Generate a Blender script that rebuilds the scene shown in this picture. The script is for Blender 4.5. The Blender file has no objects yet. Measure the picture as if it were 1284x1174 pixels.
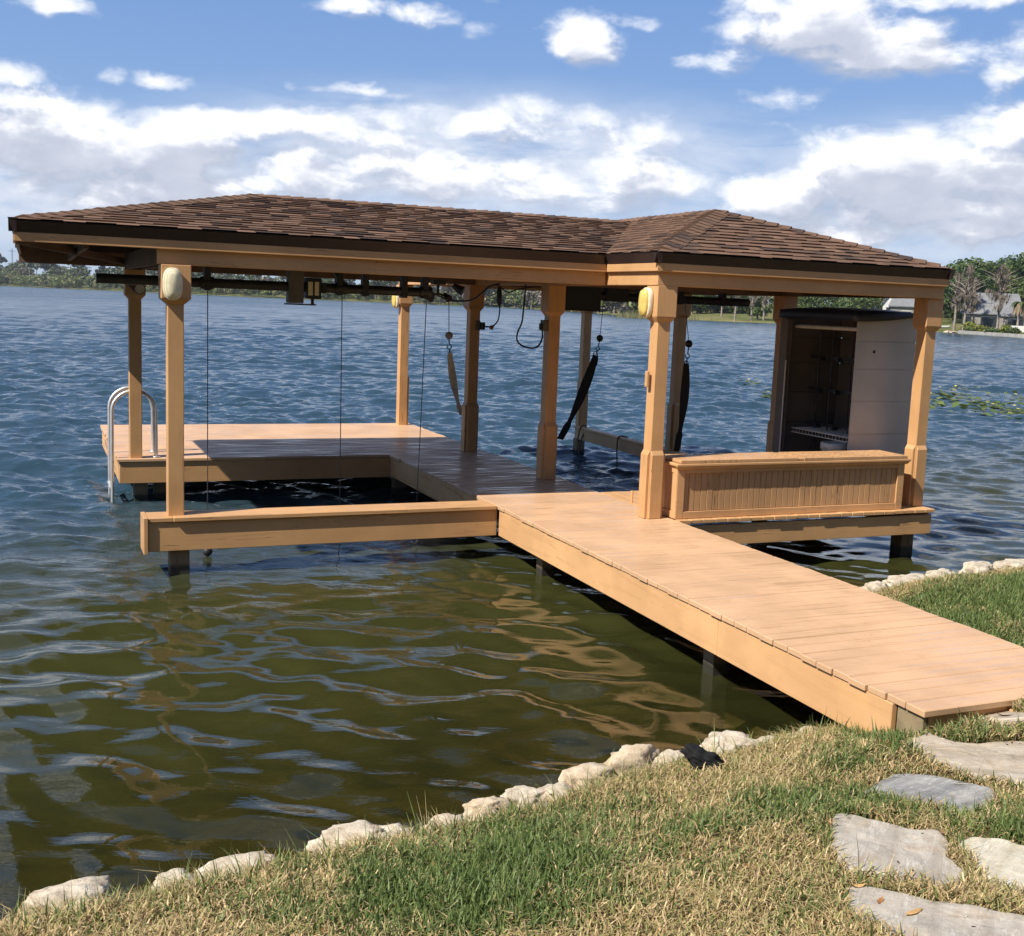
import bpy, math, random
import numpy as np
from mathutils import Vector, Matrix
R = math.radians
rnd = random.Random(7)
sc = bpy.context.scene
col = sc.collection

# ------------------------------------------------------------------ camera
F, PY, PITCH, ROLL, YAW, CAMZ = 1414.53, 575.38, -0.13736, 0.03915, 0.40579, 2.54
fwd = np.array([math.sin(YAW)*math.cos(PITCH), math.cos(YAW)*math.cos(PITCH), math.sin(PITCH)])
rt0 = np.array([math.cos(YAW), -math.sin(YAW), 0.0])
up0 = np.cross(rt0, fwd)
RT = rt0*math.cos(ROLL)+up0*math.sin(ROLL)
UP = -rt0*math.sin(ROLL)+up0*math.cos(ROLL)
CAM = np.array([0, 0, CAMZ])
cd = bpy.data.cameras.new('camera')
cam = bpy.data.objects.new('camera', cd); col.objects.link(cam)
cam.matrix_world = Matrix(((RT[0], UP[0], -fwd[0], 0), (RT[1], UP[1], -fwd[1], 0), (RT[2], UP[2], -fwd[2], CAMZ), (0, 0, 0, 1)))
cd.sensor_fit = 'HORIZONTAL'; cd.sensor_width = 36.0
cd.lens = 36.0*F/1284.0
cd.shift_y = -(587.0-PY)/1284.0
cd.clip_start = 0.05; cd.clip_end = 20000
sc.camera = cam
def ray(x, y): return fwd+RT*(x-642)/F-UP*(y-PY)/F
def azel(x, y):
    d = ray(x, y); d = d/np.linalg.norm(d)
    return math.atan2(d[0], d[1])-YAW, math.asin(d[2])
def on_z(x, y, z):
    d = ray(x, y); t = (z-CAMZ)/d[2]; return CAM+d*t
def at_dist(x, dist, z=0.0):
    "point on the bearing of photo column x (at horizon height) at a ground distance"
    d = ray(x, 380+(x-642)*.039); h = math.hypot(d[0], d[1])
    return np.array([d[0]/h*dist, d[1]/h*dist, z])

# ------------------------------------------------------------------ exposure, sun, sky
sc.view_settings.view_transform = 'Standard'
sc.view_settings.look = 'None'
sc.view_settings.exposure = 0.58
sc.view_settings.gamma = 1.0
sc.view_settings.use_curve_mapping = False
sc.cycles.use_denoising = True
sc.cycles.max_bounces = 8
sc.cycles.transparent_max_bounces = 12
sc.cycles.caustics_reflective = False
sc.cycles.caustics_refractive = False
sc.cycles.sample_clamp_indirect = 6

SUN_TRAVEL = Vector((2.2, 0.62, -2.48)).normalized()
sd = bpy.data.lights.new('sun', 'SUN'); sd.energy = 4.8; sd.angle = R(0.53); sd.color = (1.0, 0.93, 0.82)
so = bpy.data.objects.new('sun', sd); col.objects.link(so)
so.rotation_euler = SUN_TRAVEL.to_track_quat('-Z', 'Y').to_euler(); so.location = (-6, -2, 12)
SUN_EL = math.asin(-SUN_TRAVEL.z); SUN_AZ = math.atan2(-SUN_TRAVEL.x, -SUN_TRAVEL.y)

world = bpy.data.worlds.new('World'); sc.world = world; world.use_nodes = True
class NT:
    "small helper to write node trees"
    def __init__(s, tree): s.t = tree; s.n = tree.nodes; s.l = tree.links
    def new(s, typ, ins=None, **kw):
        n = s.n.new(typ)
        for k, v in kw.items(): setattr(n, k, v)
        for k, v in (ins or {}).items(): s.put(n, k, v)
        return n
    def put(s, n, k, v):
        sock = n.inputs[k]
        if hasattr(v, 'is_output'): s.l.new(v, sock)
        elif isinstance(v, bpy.types.Node): s.l.new(v.outputs[0], sock)
        else: sock.default_value = v
    def math(s, op, a, b=None, c=None, clamp=False):
        n = s.n.new('ShaderNodeMath'); n.operation = op; n.use_clamp = clamp
        for i, v in enumerate((a, b, c)):
            if v is not None: s.put(n, i, v)
        return n.outputs[0]
    def vmath(s, op, a, b=None):
        n = s.n.new('ShaderNodeVectorMath'); n.operation = op
        s.put(n, 0, a)
        if b is not None: s.put(n, 1, b)
        return n.outputs['Value'] if op in ('LENGTH', 'DOT_PRODUCT') else n.outputs[0]
    def step(s, v, a, b, lo=0.0, hi=1.0, kind='SMOOTHSTEP'):
        n = s.n.new('ShaderNodeMapRange'); n.interpolation_type = kind
        for k, x in ((0, v), (1, a), (2, b), (3, lo), (4, hi)): s.put(n, k, x)
        return n.outputs[0]
    def noise(s, vec, scale, detail=4, rough=.55, dist=0, lac=2.0, out=0):
        n = s.new('ShaderNodeTexNoise', {'Scale': scale, 'Detail': detail, 'Roughness': rough, 'Distortion': dist, 'Lacunarity': lac})
        if vec is not None: s.put(n, 'Vector', vec)
        return n.outputs[out]
    def mix(s, fac, a, b, blend='MIX'):
        n = s.n.new('ShaderNodeMix'); n.data_type = 'RGBA'; n.blend_type = blend
        for k, v in ((0, fac), (6, a), (7, b)): s.put(n, k, v)
        return n.outputs[2]
    def ramp(s, fac, stops):
        n = s.n.new('ShaderNodeValToRGB'); e = n.color_ramp.elements
        while len(e) < len(stops): e.new(.5)
        for el, (p, c) in zip(e, stops): el.position = p; el.color = (*c, 1) if len(c) == 3 else c
        s.put(n, 0, fac); return n.outputs[0]

# clouds: soft banks placed by bearing and height above the horizon, broken up by noise
CLOUDS = [  # photo column, row, half width, half height, thickness
 (60, 10, 48, 15, .8), (200, 98, 44, 13, .7), (138, 90, 26, 13, .55), (18, 95, 42, 26, .55), (445, 8, 44, 15, .8), (528, 18, 56, 15, .8), (600, 42, 40, 18, .4),
 (730, 50, 62, 30, .95), (802, 30, 44, 14, .8), (1035, 32, 125, 50, 1.15), (1115, 58, 105, 40, 1.1), (965, 10, 70, 26, .8), (1170, 2, 130, 16, .75),
 (925, 76, 58, 18, .62), (868, 72, 36, 14, .5), (1280, 70, 40, 48, .6), (1000, 120, 80, 20, .35),
 (60, 178, 170, 62, 1.0), (215, 192, 100, 52, 1.0), (330, 156, 190, 28, .9), (60, 138, 110, 26, .8), (400, 215, 140, 44, .8), (180, 232, 220, 40, .85),
 (455, 112, 110, 11, .62), (620, 150, 240, 30, .60), (770, 172, 210, 30, .52), (560, 218, 260, 46, .66), (800, 222, 150, 44, .64), (690, 242, 160, 32, .66),
 (1085, 214, 74, 50, 1.25), (1205, 215, 150, 56, 1.0), (985, 248, 110, 36, .95), (1255, 172, 100, 38, .85), (1130, 255, 190, 38, .95), (1235, 282, 110, 26, .8), (1060, 292, 110, 22, .7),
 (-250, 190, 260, 70, .9), (1560, 200, 260, 80, .9), (-400, 40, 200, 60, .7), (1700, 20, 200, 60, .7)]
g = bpy.data.node_groups.new('cloud_density', 'ShaderNodeTree')
g.interface.new_socket('P', in_out='INPUT', socket_type='NodeSocketVector')
g.interface.new_socket('Density', in_out='OUTPUT', socket_type='NodeSocketFloat')
G = NT(g); gi = G.n.new('NodeGroupInput'); go = G.n.new('NodeGroupOutput')
P = gi.outputs[0]
warp = G.noise(G.vmath('MULTIPLY', P, (1/90, 1/60, 1)), 1.0, 4, .6, out=1)
Pw = G.vmath('ADD', P, G.vmath('MULTIPLY', G.vmath('SUBTRACT', warp, (.5, .5, .5)), (70, 40, 0)))
acc = None
for (cx, cy, rx, ry, st) in CLOUDS:
    a, e = azel(cx, cy)
    ln = G.vmath('LENGTH', G.vmath('MULTIPLY', G.vmath('SUBTRACT', Pw, (a*F, e*F, 0)), (1/rx, 1/ry, 0)))
    b = G.step(ln, 1.5, .0, 0, st*(1.12 if cy > 125 else .98))
    acc = b if acc is None else G.math('MAXIMUM', acc, b)
# scattered fair-weather cloud higher up, out of the frame
hi = G.noise(G.vmath('MULTIPLY', P, (1/420, 1/210, 1)), 1.0, 3, .5)
sep = G.new('ShaderNodeSeparateXYZ', {0: P})
hi = G.math('MULTIPLY', G.step(hi, .47, .68, 0, .8), G.step(sep.outputs[1], 420, 620))
acc = G.math('MAXIMUM', acc, hi)
n1 = G.noise(G.vmath('MULTIPLY', P, (1/95, 1/52, 1)), 1.0, 9, .58, .25)
tot = G.math('ADD', G.math('MULTIPLY', acc, 1.05), G.math('MULTIPLY', G.math('SUBTRACT', n1, .5), 1.9))
G.l.new(G.step(tot, .24, .90), go.inputs[0])
W_ = NT(world.node_tree); W_.n.clear()
tc = W_.new('ShaderNodeTexCoord')
d = W_.vmath('NORMALIZE', tc.outputs['Generated'])
sx = W_.new('ShaderNodeSeparateXYZ', {0: d})
az = W_.math('SUBTRACT', W_.math('ARCTAN2', sx.outputs[0], sx.outputs[1]), YAW)
el = W_.math('ARCSINE', sx.outputs[2])
PP = W_.new('ShaderNodeCombineXYZ', {0: W_.math('MULTIPLY', az, F), 1: W_.math('MULTIPLY', el, F), 2: 0.0})
def dens(off):
    n = W_.n.new('ShaderNodeGroup'); n.node_tree = g
    W_.l.new(W_.vmath('ADD', PP.outputs[0], off), n.inputs[0]); return n.outputs[0]
def veil(cx, cy, rx, ry, st):
    a, e = azel(cx, cy); q = W_.vmath('MULTIPLY', W_.vmath('SUBTRACT', PP.outputs[0], (a*F, e*F, 0)), (1/rx, 1/ry, 0))
    return W_.step(W_.vmath('LENGTH', q), 1.15, .2, 0, st)
vl = W_.math('MAXIMUM', W_.math('MAXIMUM', veil(620, 205, 480, 100, .95), veil(120, 235, 380, 100, .95)), veil(1180, 250, 380, 105, .9))
vl = W_.math('MULTIPLY', vl, W_.step(W_.noise(W_.vmath('MULTIPLY', PP.outputs[0], (1/190, 1/34, 1)), 1.0, 7, .62, .6), .18, .56))
d0 = dens((0, 0, 0)); d1 = dens((-14, 16, 0)); d2 = dens((-6, 40, 0))
sky = W_.new('ShaderNodeTexSky', sky_type='NISHITA', sun_disc=False, sun_elevation=SUN_EL, sun_rotation=SUN_AZ, altitude=0.0, air_density=1.0, dust_density=0.35, ozone_density=2.6)
grad = W_.ramp(W_.math('DIVIDE', el, 1.5708), [(0.0, (3.7, 4.8, 6.4)), (.055, (2.3, 3.6, 6.1)), (.16, (1.5, 2.8, 5.7)), (.45, (.6, 1.3, 3.4)), (1.0, (.38, .9, 2.5))])
skyc = W_.mix(.82, sky.outputs[0], grad)
shade = W_.math('MULTIPLY_ADD', W_.math('SUBTRACT', d0, d1), .85, .72)
shade = W_.math('SUBTRACT', shade, W_.math('MULTIPLY', d2, .50), clamp=True)
fine = W_.noise(W_.vmath('MULTIPLY', PP.outputs[0], (1/60, 1/34, 1)), 1.0, 8, .6)
shade = W_.math('ADD', shade, W_.math('MULTIPLY', W_.math('SUBTRACT', fine, .5), .5), clamp=True)
cloudc = W_.ramp(shade, [(0.05, (3.9, 4.3, 5.3)), (.36, (5.5, 5.8, 6.7)), (.80, (9.3, 9.3, 9.4))])
fade = W_.step(el, 0.0, .05, .55, 1)
skyc = W_.mix(vl, skyc, W_.ramp(fine, [(.3, (4.7, 5.4, 6.8)), (.65, (6.7, 7.1, 7.9))]))
final = W_.mix(W_.math('MULTIPLY', W_.math('MULTIPLY', d0, fade), .97), skyc, cloudc)
bg = W_.new('ShaderNodeBackground', {'Color': final, 'Strength': 0.085})
W_.new('ShaderNodeOutputWorld', {'Surface': bg.outputs[0]})

# ------------------------------------------------------------------ helpers
WL = {}
class MB:
    def __init__(s): s.v = []; s.f = []; s.c = []; s.sm = []
    def add(s, vs, fs, c=None, smooth=False):
        o = len(s.v); s.v += [tuple(map(float, p)) for p in vs]
        for f in fs: s.f.append([i+o for i in f]); s.c.append(c); s.sm.append(smooth)
        return s
    def hexa(s, p, c=None):
        return s.add(p, [(0, 3, 2, 1), (4, 5, 6, 7), (0, 1, 5, 4), (1, 2, 6, 5), (2, 3, 7, 6), (3, 0, 4, 7)], c)
    def box(s, x0, x1, y0, y1, z0, z1, c=None):
        return s.hexa([(x0, y0, z0), (x1, y0, z0), (x1, y1, z0), (x0, y1, z0), (x0, y0, z1), (x1, y0, z1), (x1, y1, z1), (x0, y1, z1)], c)
    def frustum(s, cx, cy, h0, z0, h1, z1):
        return s.hexa([(cx-h0, cy-h0, z0), (cx+h0, cy-h0, z0), (cx+h0, cy+h0, z0), (cx-h0, cy+h0, z0), (cx-h1, cy-h1, z1), (cx+h1, cy-h1, z1), (cx+h1, cy+h1, z1), (cx-h1, cy+h1, z1)])
    def bar(s, a, b, w, h, upv=(0, 0, 1)):
        a = np.array(a, float); b = np.array(b, float); d = b-a; d /= np.linalg.norm(d)
        u = np.array(upv, float); x = np.cross(d, u); x /= np.linalg.norm(x); u = np.cross(x, d)
        q = [a-x*w/2-u*h/2, a+x*w/2-u*h/2, a+x*w/2+u*h/2, a-x*w/2+u*h/2]
        return s.hexa(q+[i+(b-a) for i in q])
    def tube(s, pts, r, n=8, cap=True, c=None):
        pts = [np.array(p, float) for p in pts]; k = len(pts); rs = r if hasattr(r, '__len__') else [r]*k
        vs = []; pu = None
        for i, p in enumerate(pts):
            d = pts[min(i+1, k-1)]-pts[max(i-1, 0)]; d = d/(np.linalg.norm(d)+1e-9)
            if pu is None: pu = np.array([1, 0, 0]) if abs(d[2]) > .8 else np.array([0, 0, 1.])
            u = pu-d*(pu@d); u /= np.linalg.norm(u)+1e-9; pu = u; w = np.cross(d, u)
            for j in range(n):
                t = 2*math.pi*j/n; vs.append(p+rs[i]*(u*math.cos(t)+w*math.sin(t)))
        fs = [(i*n+j, i*n+(j+1) % n, (i+1)*n+(j+1) % n, (i+1)*n+j) for i in range(k-1) for j in range(n)]
        s.add(vs, fs, c, True)
        if cap: s.add(vs[:n], [tuple(range(n))[::-1]], c); s.add(vs[-n:], [tuple(range(n))], c)
        return s
    def lathe(s, prof, o=(0, 0, 0), n=20, sx=1, sy=1):
        vs = [(o[0]+sx*r*math.cos(2*math.pi*j/n), o[1]+sy*r*math.sin(2*math.pi*j/n), o[2]+z) for r, z in prof for j in range(n)]
        k = len(prof)
        return s.add(vs, [(i*n+j, i*n+(j+1) % n, (i+1)*n+(j+1) % n, (i+1)*n+j) for i in range(k-1) for j in range(n)], None, True)
    def build(s, name, mat, parent=None, origin=None, bevel=0, seg=1):
        if parent is not None: o0 = np.array(WL[parent.name])
        elif origin is not None: o0 = np.array(origin, float)
        else: o0 = np.zeros(3)
        m = bpy.data.meshes.new(name)
        m.from_pydata([tuple(np.array(p)-o0) for p in s.v], [], s.f)
        m.polygons.foreach_set('use_smooth', s.sm)
        if any(c is not None for c in s.c):
            at = m.color_attributes.new('tint', 'FLOAT_COLOR', 'CORNER')
            arr = []
            for f, c in zip(s.f, s.c): arr += list((*(c or (1, 1, 1)), 1))*len(f)
            at.data.foreach_set('color', arr)
        m.materials.append(mat)
        o = bpy.data.objects.new(name, m); col.objects.link(o)
        if parent is not None: o.parent = parent
        else: o.location = o0
        WL[o.name] = tuple(o0)
        if bevel:
            b = o.modifiers.new('bevel', 'BEVEL'); b.width = bevel; b.segments = seg; b.limit_method = 'ANGLE'; b.angle_limit = R(40)
        return o
def np_mesh(name, verts, faces, mat, tint=None, smooth=False, parent=None, origin=(0, 0, 0)):
    "verts (n,3), faces (m,k) arrays; tint per face"
    o0 = np.array(WL[parent.name]) if parent is not None else np.array(origin, float)
    verts = np.asarray(verts, np.float32)-o0.astype(np.float32); faces = np.asarray(faces, np.int32); k = faces.shape[1]
    m = bpy.data.meshes.new(name)
    m.vertices.add(len(verts)); m.vertices.foreach_set('co', verts.ravel())
    m.loops.add(faces.size); m.loops.foreach_set('vertex_index', faces.ravel())
    m.polygons.add(len(faces)); m.polygons.foreach_set('loop_start', np.arange(0, faces.size, k, dtype=np.int32))
    m.polygons.foreach_set('loop_total', np.full(len(faces), k, np.int32))
    m.polygons.foreach_set('use_smooth', np.full(len(faces), smooth))
    m.update(calc_edges=True)
    if tint is not None:
        at = m.color_attributes.new('tint', 'FLOAT_COLOR', 'CORNER')
        c = np.ones((len(faces), k, 4), np.float32); c[:, :, :3] = np.asarray(tint)[:, None, :]
        at.data.foreach_set('color', c.ravel())
    m.materials.append(mat)
    o = bpy.data.objects.new(name, m); col.objects.link(o)
    if parent is not None: o.parent = parent
    else: o.location = o0
    WL[o.name] = tuple(o0)
    return o
def tag(o, label=None, cat=None, group=None, kind=None):
    for k, v in (('label', label), ('category', cat), ('group', group), ('kind', kind)):
        if v: o[k] = v
    return o
def empty(name, loc, label, cat, group=None):
    o = bpy.data.objects.new(name, None); col.objects.link(o); o.location = loc; o.empty_display_size = .2
    WL[o.name] = tuple(map(float, loc)); return tag(o, label, cat, group)
def copy_tree(src, loc=None, rot=None, scale=None, label=None, group=None):
    c = src.copy(); col.objects.link(c)
    if loc is not None: c.location = loc; WL[c.name] = tuple(loc)
    if rot is not None: c.rotation_euler = rot
    if scale is not None: c.scale = scale
    if label: c['label'] = label
    if group: c['group'] = group
    for ch in src.children:
        k = ch.copy(); col.objects.link(k); k.parent = c
        for gch in ch.children:
            q = gch.copy(); col.objects.link(q); q.parent = k
    return c

# value noise in numpy, for terrain, rocks and scattering
def vnoise(p, seed=0):
    p = np.asarray(p, float); i = np.floor(p).astype(np.int64); f = p-i; f = f*f*(3-2*f)
    def h(ii):
        n = seed*1013
        for k, m in zip(range(ii.shape[-1]), (374761393, 668265263, 2147483647)): n = n+ii[..., k]*m
        n = (n ^ (n >> 13))*1274126177; n = n ^ (n >> 16)
        return (n & 0xffffff)/float(0xffffff)
    D = p.shape[-1]; out = 0
    for b in range(2**D):
        bit = np.array([(b >> k) & 1 for k in range(D)])
        w = np.prod(np.where(bit == 1, f, 1-f), axis=-1); out = out+w*h(i+bit)
    return out
def fbm(p, o=4, seed=0):
    a = .5; s = 0; t = 0; p = np.asarray(p, float)
    for k in range(o): s = s+a*vnoise(p*2**k, seed+k); t += a; a *= .5
    return s/t

# ------------------------------------------------------------------ materials
def mat(name):
    m = bpy.data.materials.new(name); m.use_nodes = True; t = NT(m.node_tree); t.n.clear()
    out = t.new('ShaderNodeOutputMaterial'); return m, t, out
def principled(t, out, **kw):
    p = t.new('ShaderNodeBsdfPrincipled', {k.replace('_', ' '): v for k, v in kw.items()})
    t.l.new(p.outputs[0], out.inputs[0]); return p
def bump(t, h, strength=.3, dist=.01):
    return t.new('ShaderNodeBump', {'Height': h, 'Strength': strength, 'Distance': dist}).outputs[0]
def simple(name, c, rough=.6, metal=0, var=.12, scale=8, bmp=.1, spec=.5):
    m, t, out = mat(name); tcn = t.new('ShaderNodeTexCoord').outputs['Object']
    n = t.noise(tcn, scale, 5, .6)
    cc = t.mix(t.step(n, .3, .7), tuple(x*(1-var) for x in c)+(1,), tuple(min(1, x*(1+var)) for x in c)+(1,))
    n2 = t.noise(tcn, scale*9, 3, .6)
    principled(t, out, Base_Color=cc, Roughness=rough, Metallic=metal, Specular_IOR_Level=spec, Normal=bump(t, n2, bmp, .004))
    return m
def paint(name, axis, base=(.585, .332, .147), rough=.5, wear=0.0, crack=1.0):
    "tan exterior paint over sawn timber whose grain runs along the given axis"
    m, t, out = mat(name); tcn = t.new('ShaderNodeTexCoord').outputs['Object']
    def st(lo, hi): return tuple(lo if 'xyz'[i] == axis else hi for i in range(3))
    big = t.noise(tcn, 1.7, 4, .6)
    c = t.mix(t.step(big, .3, .7), tuple(x*.84 for x in base)+(1,), tuple(x*1.06 for x in base)+(1,))
    gr = t.noise(t.vmath('MULTIPLY', tcn, st(2.2, 70)), 1.0, 4, .62)
    c = t.mix(t.step(gr, .35, .7, .0, .34 if not wear else .07), c, tuple(x*.82 for x in base)+(1,))
    ck = t.noise(t.vmath('MULTIPLY', tcn, st(1.1, 34)), 1.0, 2, .5, .6)
    ckm = t.math('MULTIPLY', t.step(t.math('ABSOLUTE', t.math('SUBTRACT', ck, .5)), .0, .012, 1, 0), t.step(t.noise(t.vmath('MULTIPLY', tcn, st(.8, 5)), 1.0, 2), .52, .6))
    ckm = t.math('MULTIPLY', ckm, crack)
    c = t.mix(t.math('MULTIPLY', ckm, .75), c, (.10, .05, .025, 1))
    kn = t.noise(tcn, 23, 2, .5)
    c = t.mix(t.step(kn, .73, .78, 0, .5), c, (.30, .15, .06, 1))
    if wear:
        w1 = t.noise(t.vmath('MULTIPLY', tcn, st(2.5, 7)), 1.0, 6, .7)
        c = t.mix(t.step(w1, .64, .78, 0, .25*wear), c, (.74, .50, .34, 1))
        w2 = t.noise(t.vmath('ADD', tcn, (3, 7, 1)), 2.6, 6, .7)
        c = t.mix(t.step(w2, .57, .72, 0, .5*wear), c, (.46, .265, .14, 1))
    hgt = t.math('SUBTRACT', t.math('MULTIPLY', gr, .5), t.math('MULTIPLY', ckm, 1.2))
    rg = t.step(t.noise(tcn, 3.1, 4, .6), .3, .7, rough-.1, rough+.1)
    if wear:
        stk = t.noise(t.vmath('MULTIPLY', tcn, st(1.3, 24)), 1.0, 3, .5, .1)
        rg = t.step(stk, .53, .61, .6, .2)
    principled(t, out, Base_Color=c, Roughness=rg, Normal=bump(t, hgt, .35 if not wear else .05, .006), Specular_IOR_Level=.5 if not wear else .38)
    return m
M = {}
for a in 'xyz': M['paint_'+a] = paint('tan_paint_'+a, a)
M['deck'] = paint('deck_paint', 'x', (.59, .370, .214), .30, 1.0, .12)
M['side'] = paint('board_paint', 'y', (.65, .378, .178), .45, .4, .6)
M['bench_x'] = paint('bench_paint', 'x', (.58, .33, .155), .5, .5, 1.0)
M['bead'] = paint('bead_paint', 'z', (.54, .31, .15), .55, .3, 2.0)
M['raw'] = simple('weathered_timber', (.21, .16, .09), .8, 0, .35, 6, .5)
m, t, out = mat('wet_piling'); tcn = t.new('ShaderNodeTexCoord').outputs['Object']; pz_ = t.new('ShaderNodeSeparateXYZ', {0: t.new('ShaderNodeNewGeometry').outputs['Position']}).outputs[2]
a = t.noise(t.vmath('MULTIPLY', tcn, (26, 26, 3)), 1.0, 5, .65); c = t.mix(t.step(a, .3, .7), (.24, .165, .10, 1), (.15, .10, .06, 1))
c = t.mix(t.step(t.math('ADD', pz_, t.math('MULTIPLY', a, .06)), .15, .09), c, (.022, .02, .012, 1))
principled(t, out, Base_Color=c, Roughness=.75, Normal=bump(t, a, .5, .006)); M['pile'] = m
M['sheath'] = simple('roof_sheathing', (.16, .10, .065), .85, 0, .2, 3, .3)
M['drip'] = simple('brown_drip_edge', (.045, .028, .026), .38, .25, .15, 3, .08)
M['black'] = simple('black_plastic', (.012, .012, .013), .45, 0, .2, 8, .1)
M['steel'] = simple('dark_steel', (.035, .035, .038), .5, .4, .3, 9, .2)
M['galv'] = simple('galvanised', (.42, .43, .44), .42, .7, .2, 12, .1)
M['alu'] = simple('aluminium_tube', (.72, .72, .71), .42, .75, .08, 10, .05)
M['grey'] = simple('grey_steel_plate', (.12, .115, .11), .6, .1, .2, 7, .1)
M['lens'] = simple('yellowed_plastic_lens', (.66, .50, .14), .35, 0, .15, 14, .06)
M['lens_c'] = simple('cream_plastic_lens', (.74, .68, .46), .35, 0, .12, 14, .06)
M['rim'] = simple('aged_white_rim', (.72, .66, .50), .5, 0, .12, 20, .1)
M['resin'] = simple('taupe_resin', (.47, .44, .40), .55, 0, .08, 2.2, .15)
M['resin_shade'] = simple('taupe_resin_shaded', (.13, .115, .098), .6, 0, .1, 3, .15)  # same taupe resin, with the shed's interior shade put into the colour
M['navy'] = simple('navy_resin', (.012, .018, .035), .5, 0, .2, 4, .15)
M['white'] = simple('white_plastic', (.70, .70, .68), .45, 0, .06, 9, .06)
M['wire'] = simple('cable', (.05, .05, .052), .5, .3, .1, 30, .05)
M['web_w'] = simple('pale_webbing', (.74, .72, .66), .8, 0, .2, 18, .3)
M['web_b'] = simple('black_webbing', (.018, .017, .017), .8, 0, .2, 18, .3)
M['ball_g'] = simple('grey_ball', (.32, .33, .35), .5, 0, .15, 12, .1)

# shingles: colour of each tab from its own attribute, mineral granules on top
m, t, out = mat('shingle'); at = t.new('ShaderNodeAttribute', attribute_name='tint').outputs[0]
tcn = t.new('ShaderNodeTexCoord').outputs['Object']
gn = t.noise(tcn, 260, 2, .7); gb = t.noise(tcn, 1.3, 4, .6)
c = t.mix(1.0, at, t.ramp(gn, [(.3, (.55, .52, .5)), (.5, (1, 1, 1)), (.7, (1.5, 1.42, 1.36))]), 'MULTIPLY')
c = t.mix(t.step(gb, .35, .7, 0, .16), c, (.15, .11, .085, 1))
principled(t, out, Base_Color=c, Roughness=.9, Normal=bump(t, gn, .5, .004), Specular_IOR_Level=.25); M['shingle'] = m

def tinted(name, rough=.7, trans=0.0, scale=40, amt=.25, spec=.3):
    m, t, out = mat(name); at = t.new('ShaderNodeAttribute', attribute_name='tint').outputs[0]
    n = t.noise(t.new('ShaderNodeTexCoord').outputs['Object'], scale, 3, .6)
    c = t.mix(1.0, at, t.ramp(n, [(.3, (1-amt,)*3), (.7, (1+amt,)*3)]), 'MULTIPLY')
    p = t.new('ShaderNodeBsdfPrincipled', {'Base Color': c, 'Roughness': rough, 'Specular IOR Level': spec})
    if trans:
        tr = t.new('ShaderNodeBsdfTranslucent', {'Color': c})
        mx = t.new('ShaderNodeMixShader', {0: trans, 1: p.outputs[0], 2: tr.outputs[0]})
        t.l.new(mx.outputs[0], out.inputs[0])
    else: t.l.new(p.outputs[0], out.inputs[0])
    return m
M['blade'] = tinted('grass_blade', .5, .3, 30, .2)
M['leaf'] = tinted('tree_leaf', .6, .25, .6, .35)
M['dead'] = tinted('dry_leaf', .7, .15, 30, .3)
M['bark'] = simple('grey_bark', (.26, .22, .18), .9, 0, .3, 2, .4)
M['moss'] = tinted('grey_moss', .9, .15, .8, .35)

# limestone
m, t, out = mat('limestone'); tcn = t.new('ShaderNodeTexCoord').outputs['Object']
a = t.noise(tcn, 6, 8, .65, .3); b = t.noise(tcn, 38, 5, .7); oi = t.new('ShaderNodeObjectInfo')
c = t.ramp(a, [(.3, (.28, .22, .15)), (.45, (.50, .43, .33)), (.6, (.66, .59, .48)), (.75, (.42, .36, .28))])
c = t.mix(t.step(b, .56, .68, 0, .75), c, (.17, .14, .10, 1))
c = t.mix(t.step(oi.outputs['Random'], .6, 1.0, 0, .35), c, (.52, .36, .20, 1))
c = t.mix(t.step(t.noise(tcn, 2.2, 5, .65), .48, .7, 0, .6), c, (.30, .26, .20, 1))
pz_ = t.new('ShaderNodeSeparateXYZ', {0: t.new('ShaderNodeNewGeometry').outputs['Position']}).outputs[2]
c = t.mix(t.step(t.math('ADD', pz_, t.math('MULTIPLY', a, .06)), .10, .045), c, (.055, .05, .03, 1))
principled(t, out, Base_Color=c, Roughness=.9, Normal=bump(t, t.math('ADD', a, t.math('MULTIPLY', b, .5)), .9, .02), Specular_IOR_Level=.2); M['rock'] = m
# flagstone: layered slate, streaked along one direction per stone
def slate(name, c0, c1, c2, ang, rust=.3):
    m, t, out = mat(name); tcn = t.new('ShaderNodeTexCoord').outputs['Object']
    mp = t.new('ShaderNodeMapping', {'Vector': tcn, 'Rotation': (0, 0, ang)}).outputs[0]
    a = t.noise(t.vmath('MULTIPLY', mp, (1.6, 9, 4)), 1.0, 9, .68, .25); b = t.noise(mp, 5, 7, .65); d = t.noise(mp, 60, 4, .6)
    c = t.ramp(a, [(.3, c0), (.5, c1), (.68, c2)])
    c = t.mix(t.step(b, .52, .66, 0, rust*1.3), c, (.33, .22, .13, 1)); c = t.mix(t.step(t.noise(mp, 11, 6, .7), .56, .68, 0, .45), c, tuple(x*.55 for x in c1)+(1,))
    c = t.mix(t.step(d, .62, .7, 0, .5), c, tuple(x*.6 for x in c0)+(1,))
    vein = t.step(t.math('ABSOLUTE', t.math('SUBTRACT', t.noise(t.vmath('MULTIPLY', mp, (.8, 9, 2)), 1.0, 4, .6, .15), .5)), 0, .010, 1, 0)
    c = t.mix(t.math('MULTIPLY', vein, .28), c, (.72, .70, .66, 1))
    h = t.math('ADD', t.math('MULTIPLY', a, .8), t.math('MULTIPLY', d, .25))
    principled(t, out, Base_Color=c, Roughness=t.step(b, .3, .7, .45, .75), Normal=bump(t, h, .9, .015), Specular_IOR_Level=.35); return m

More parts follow.
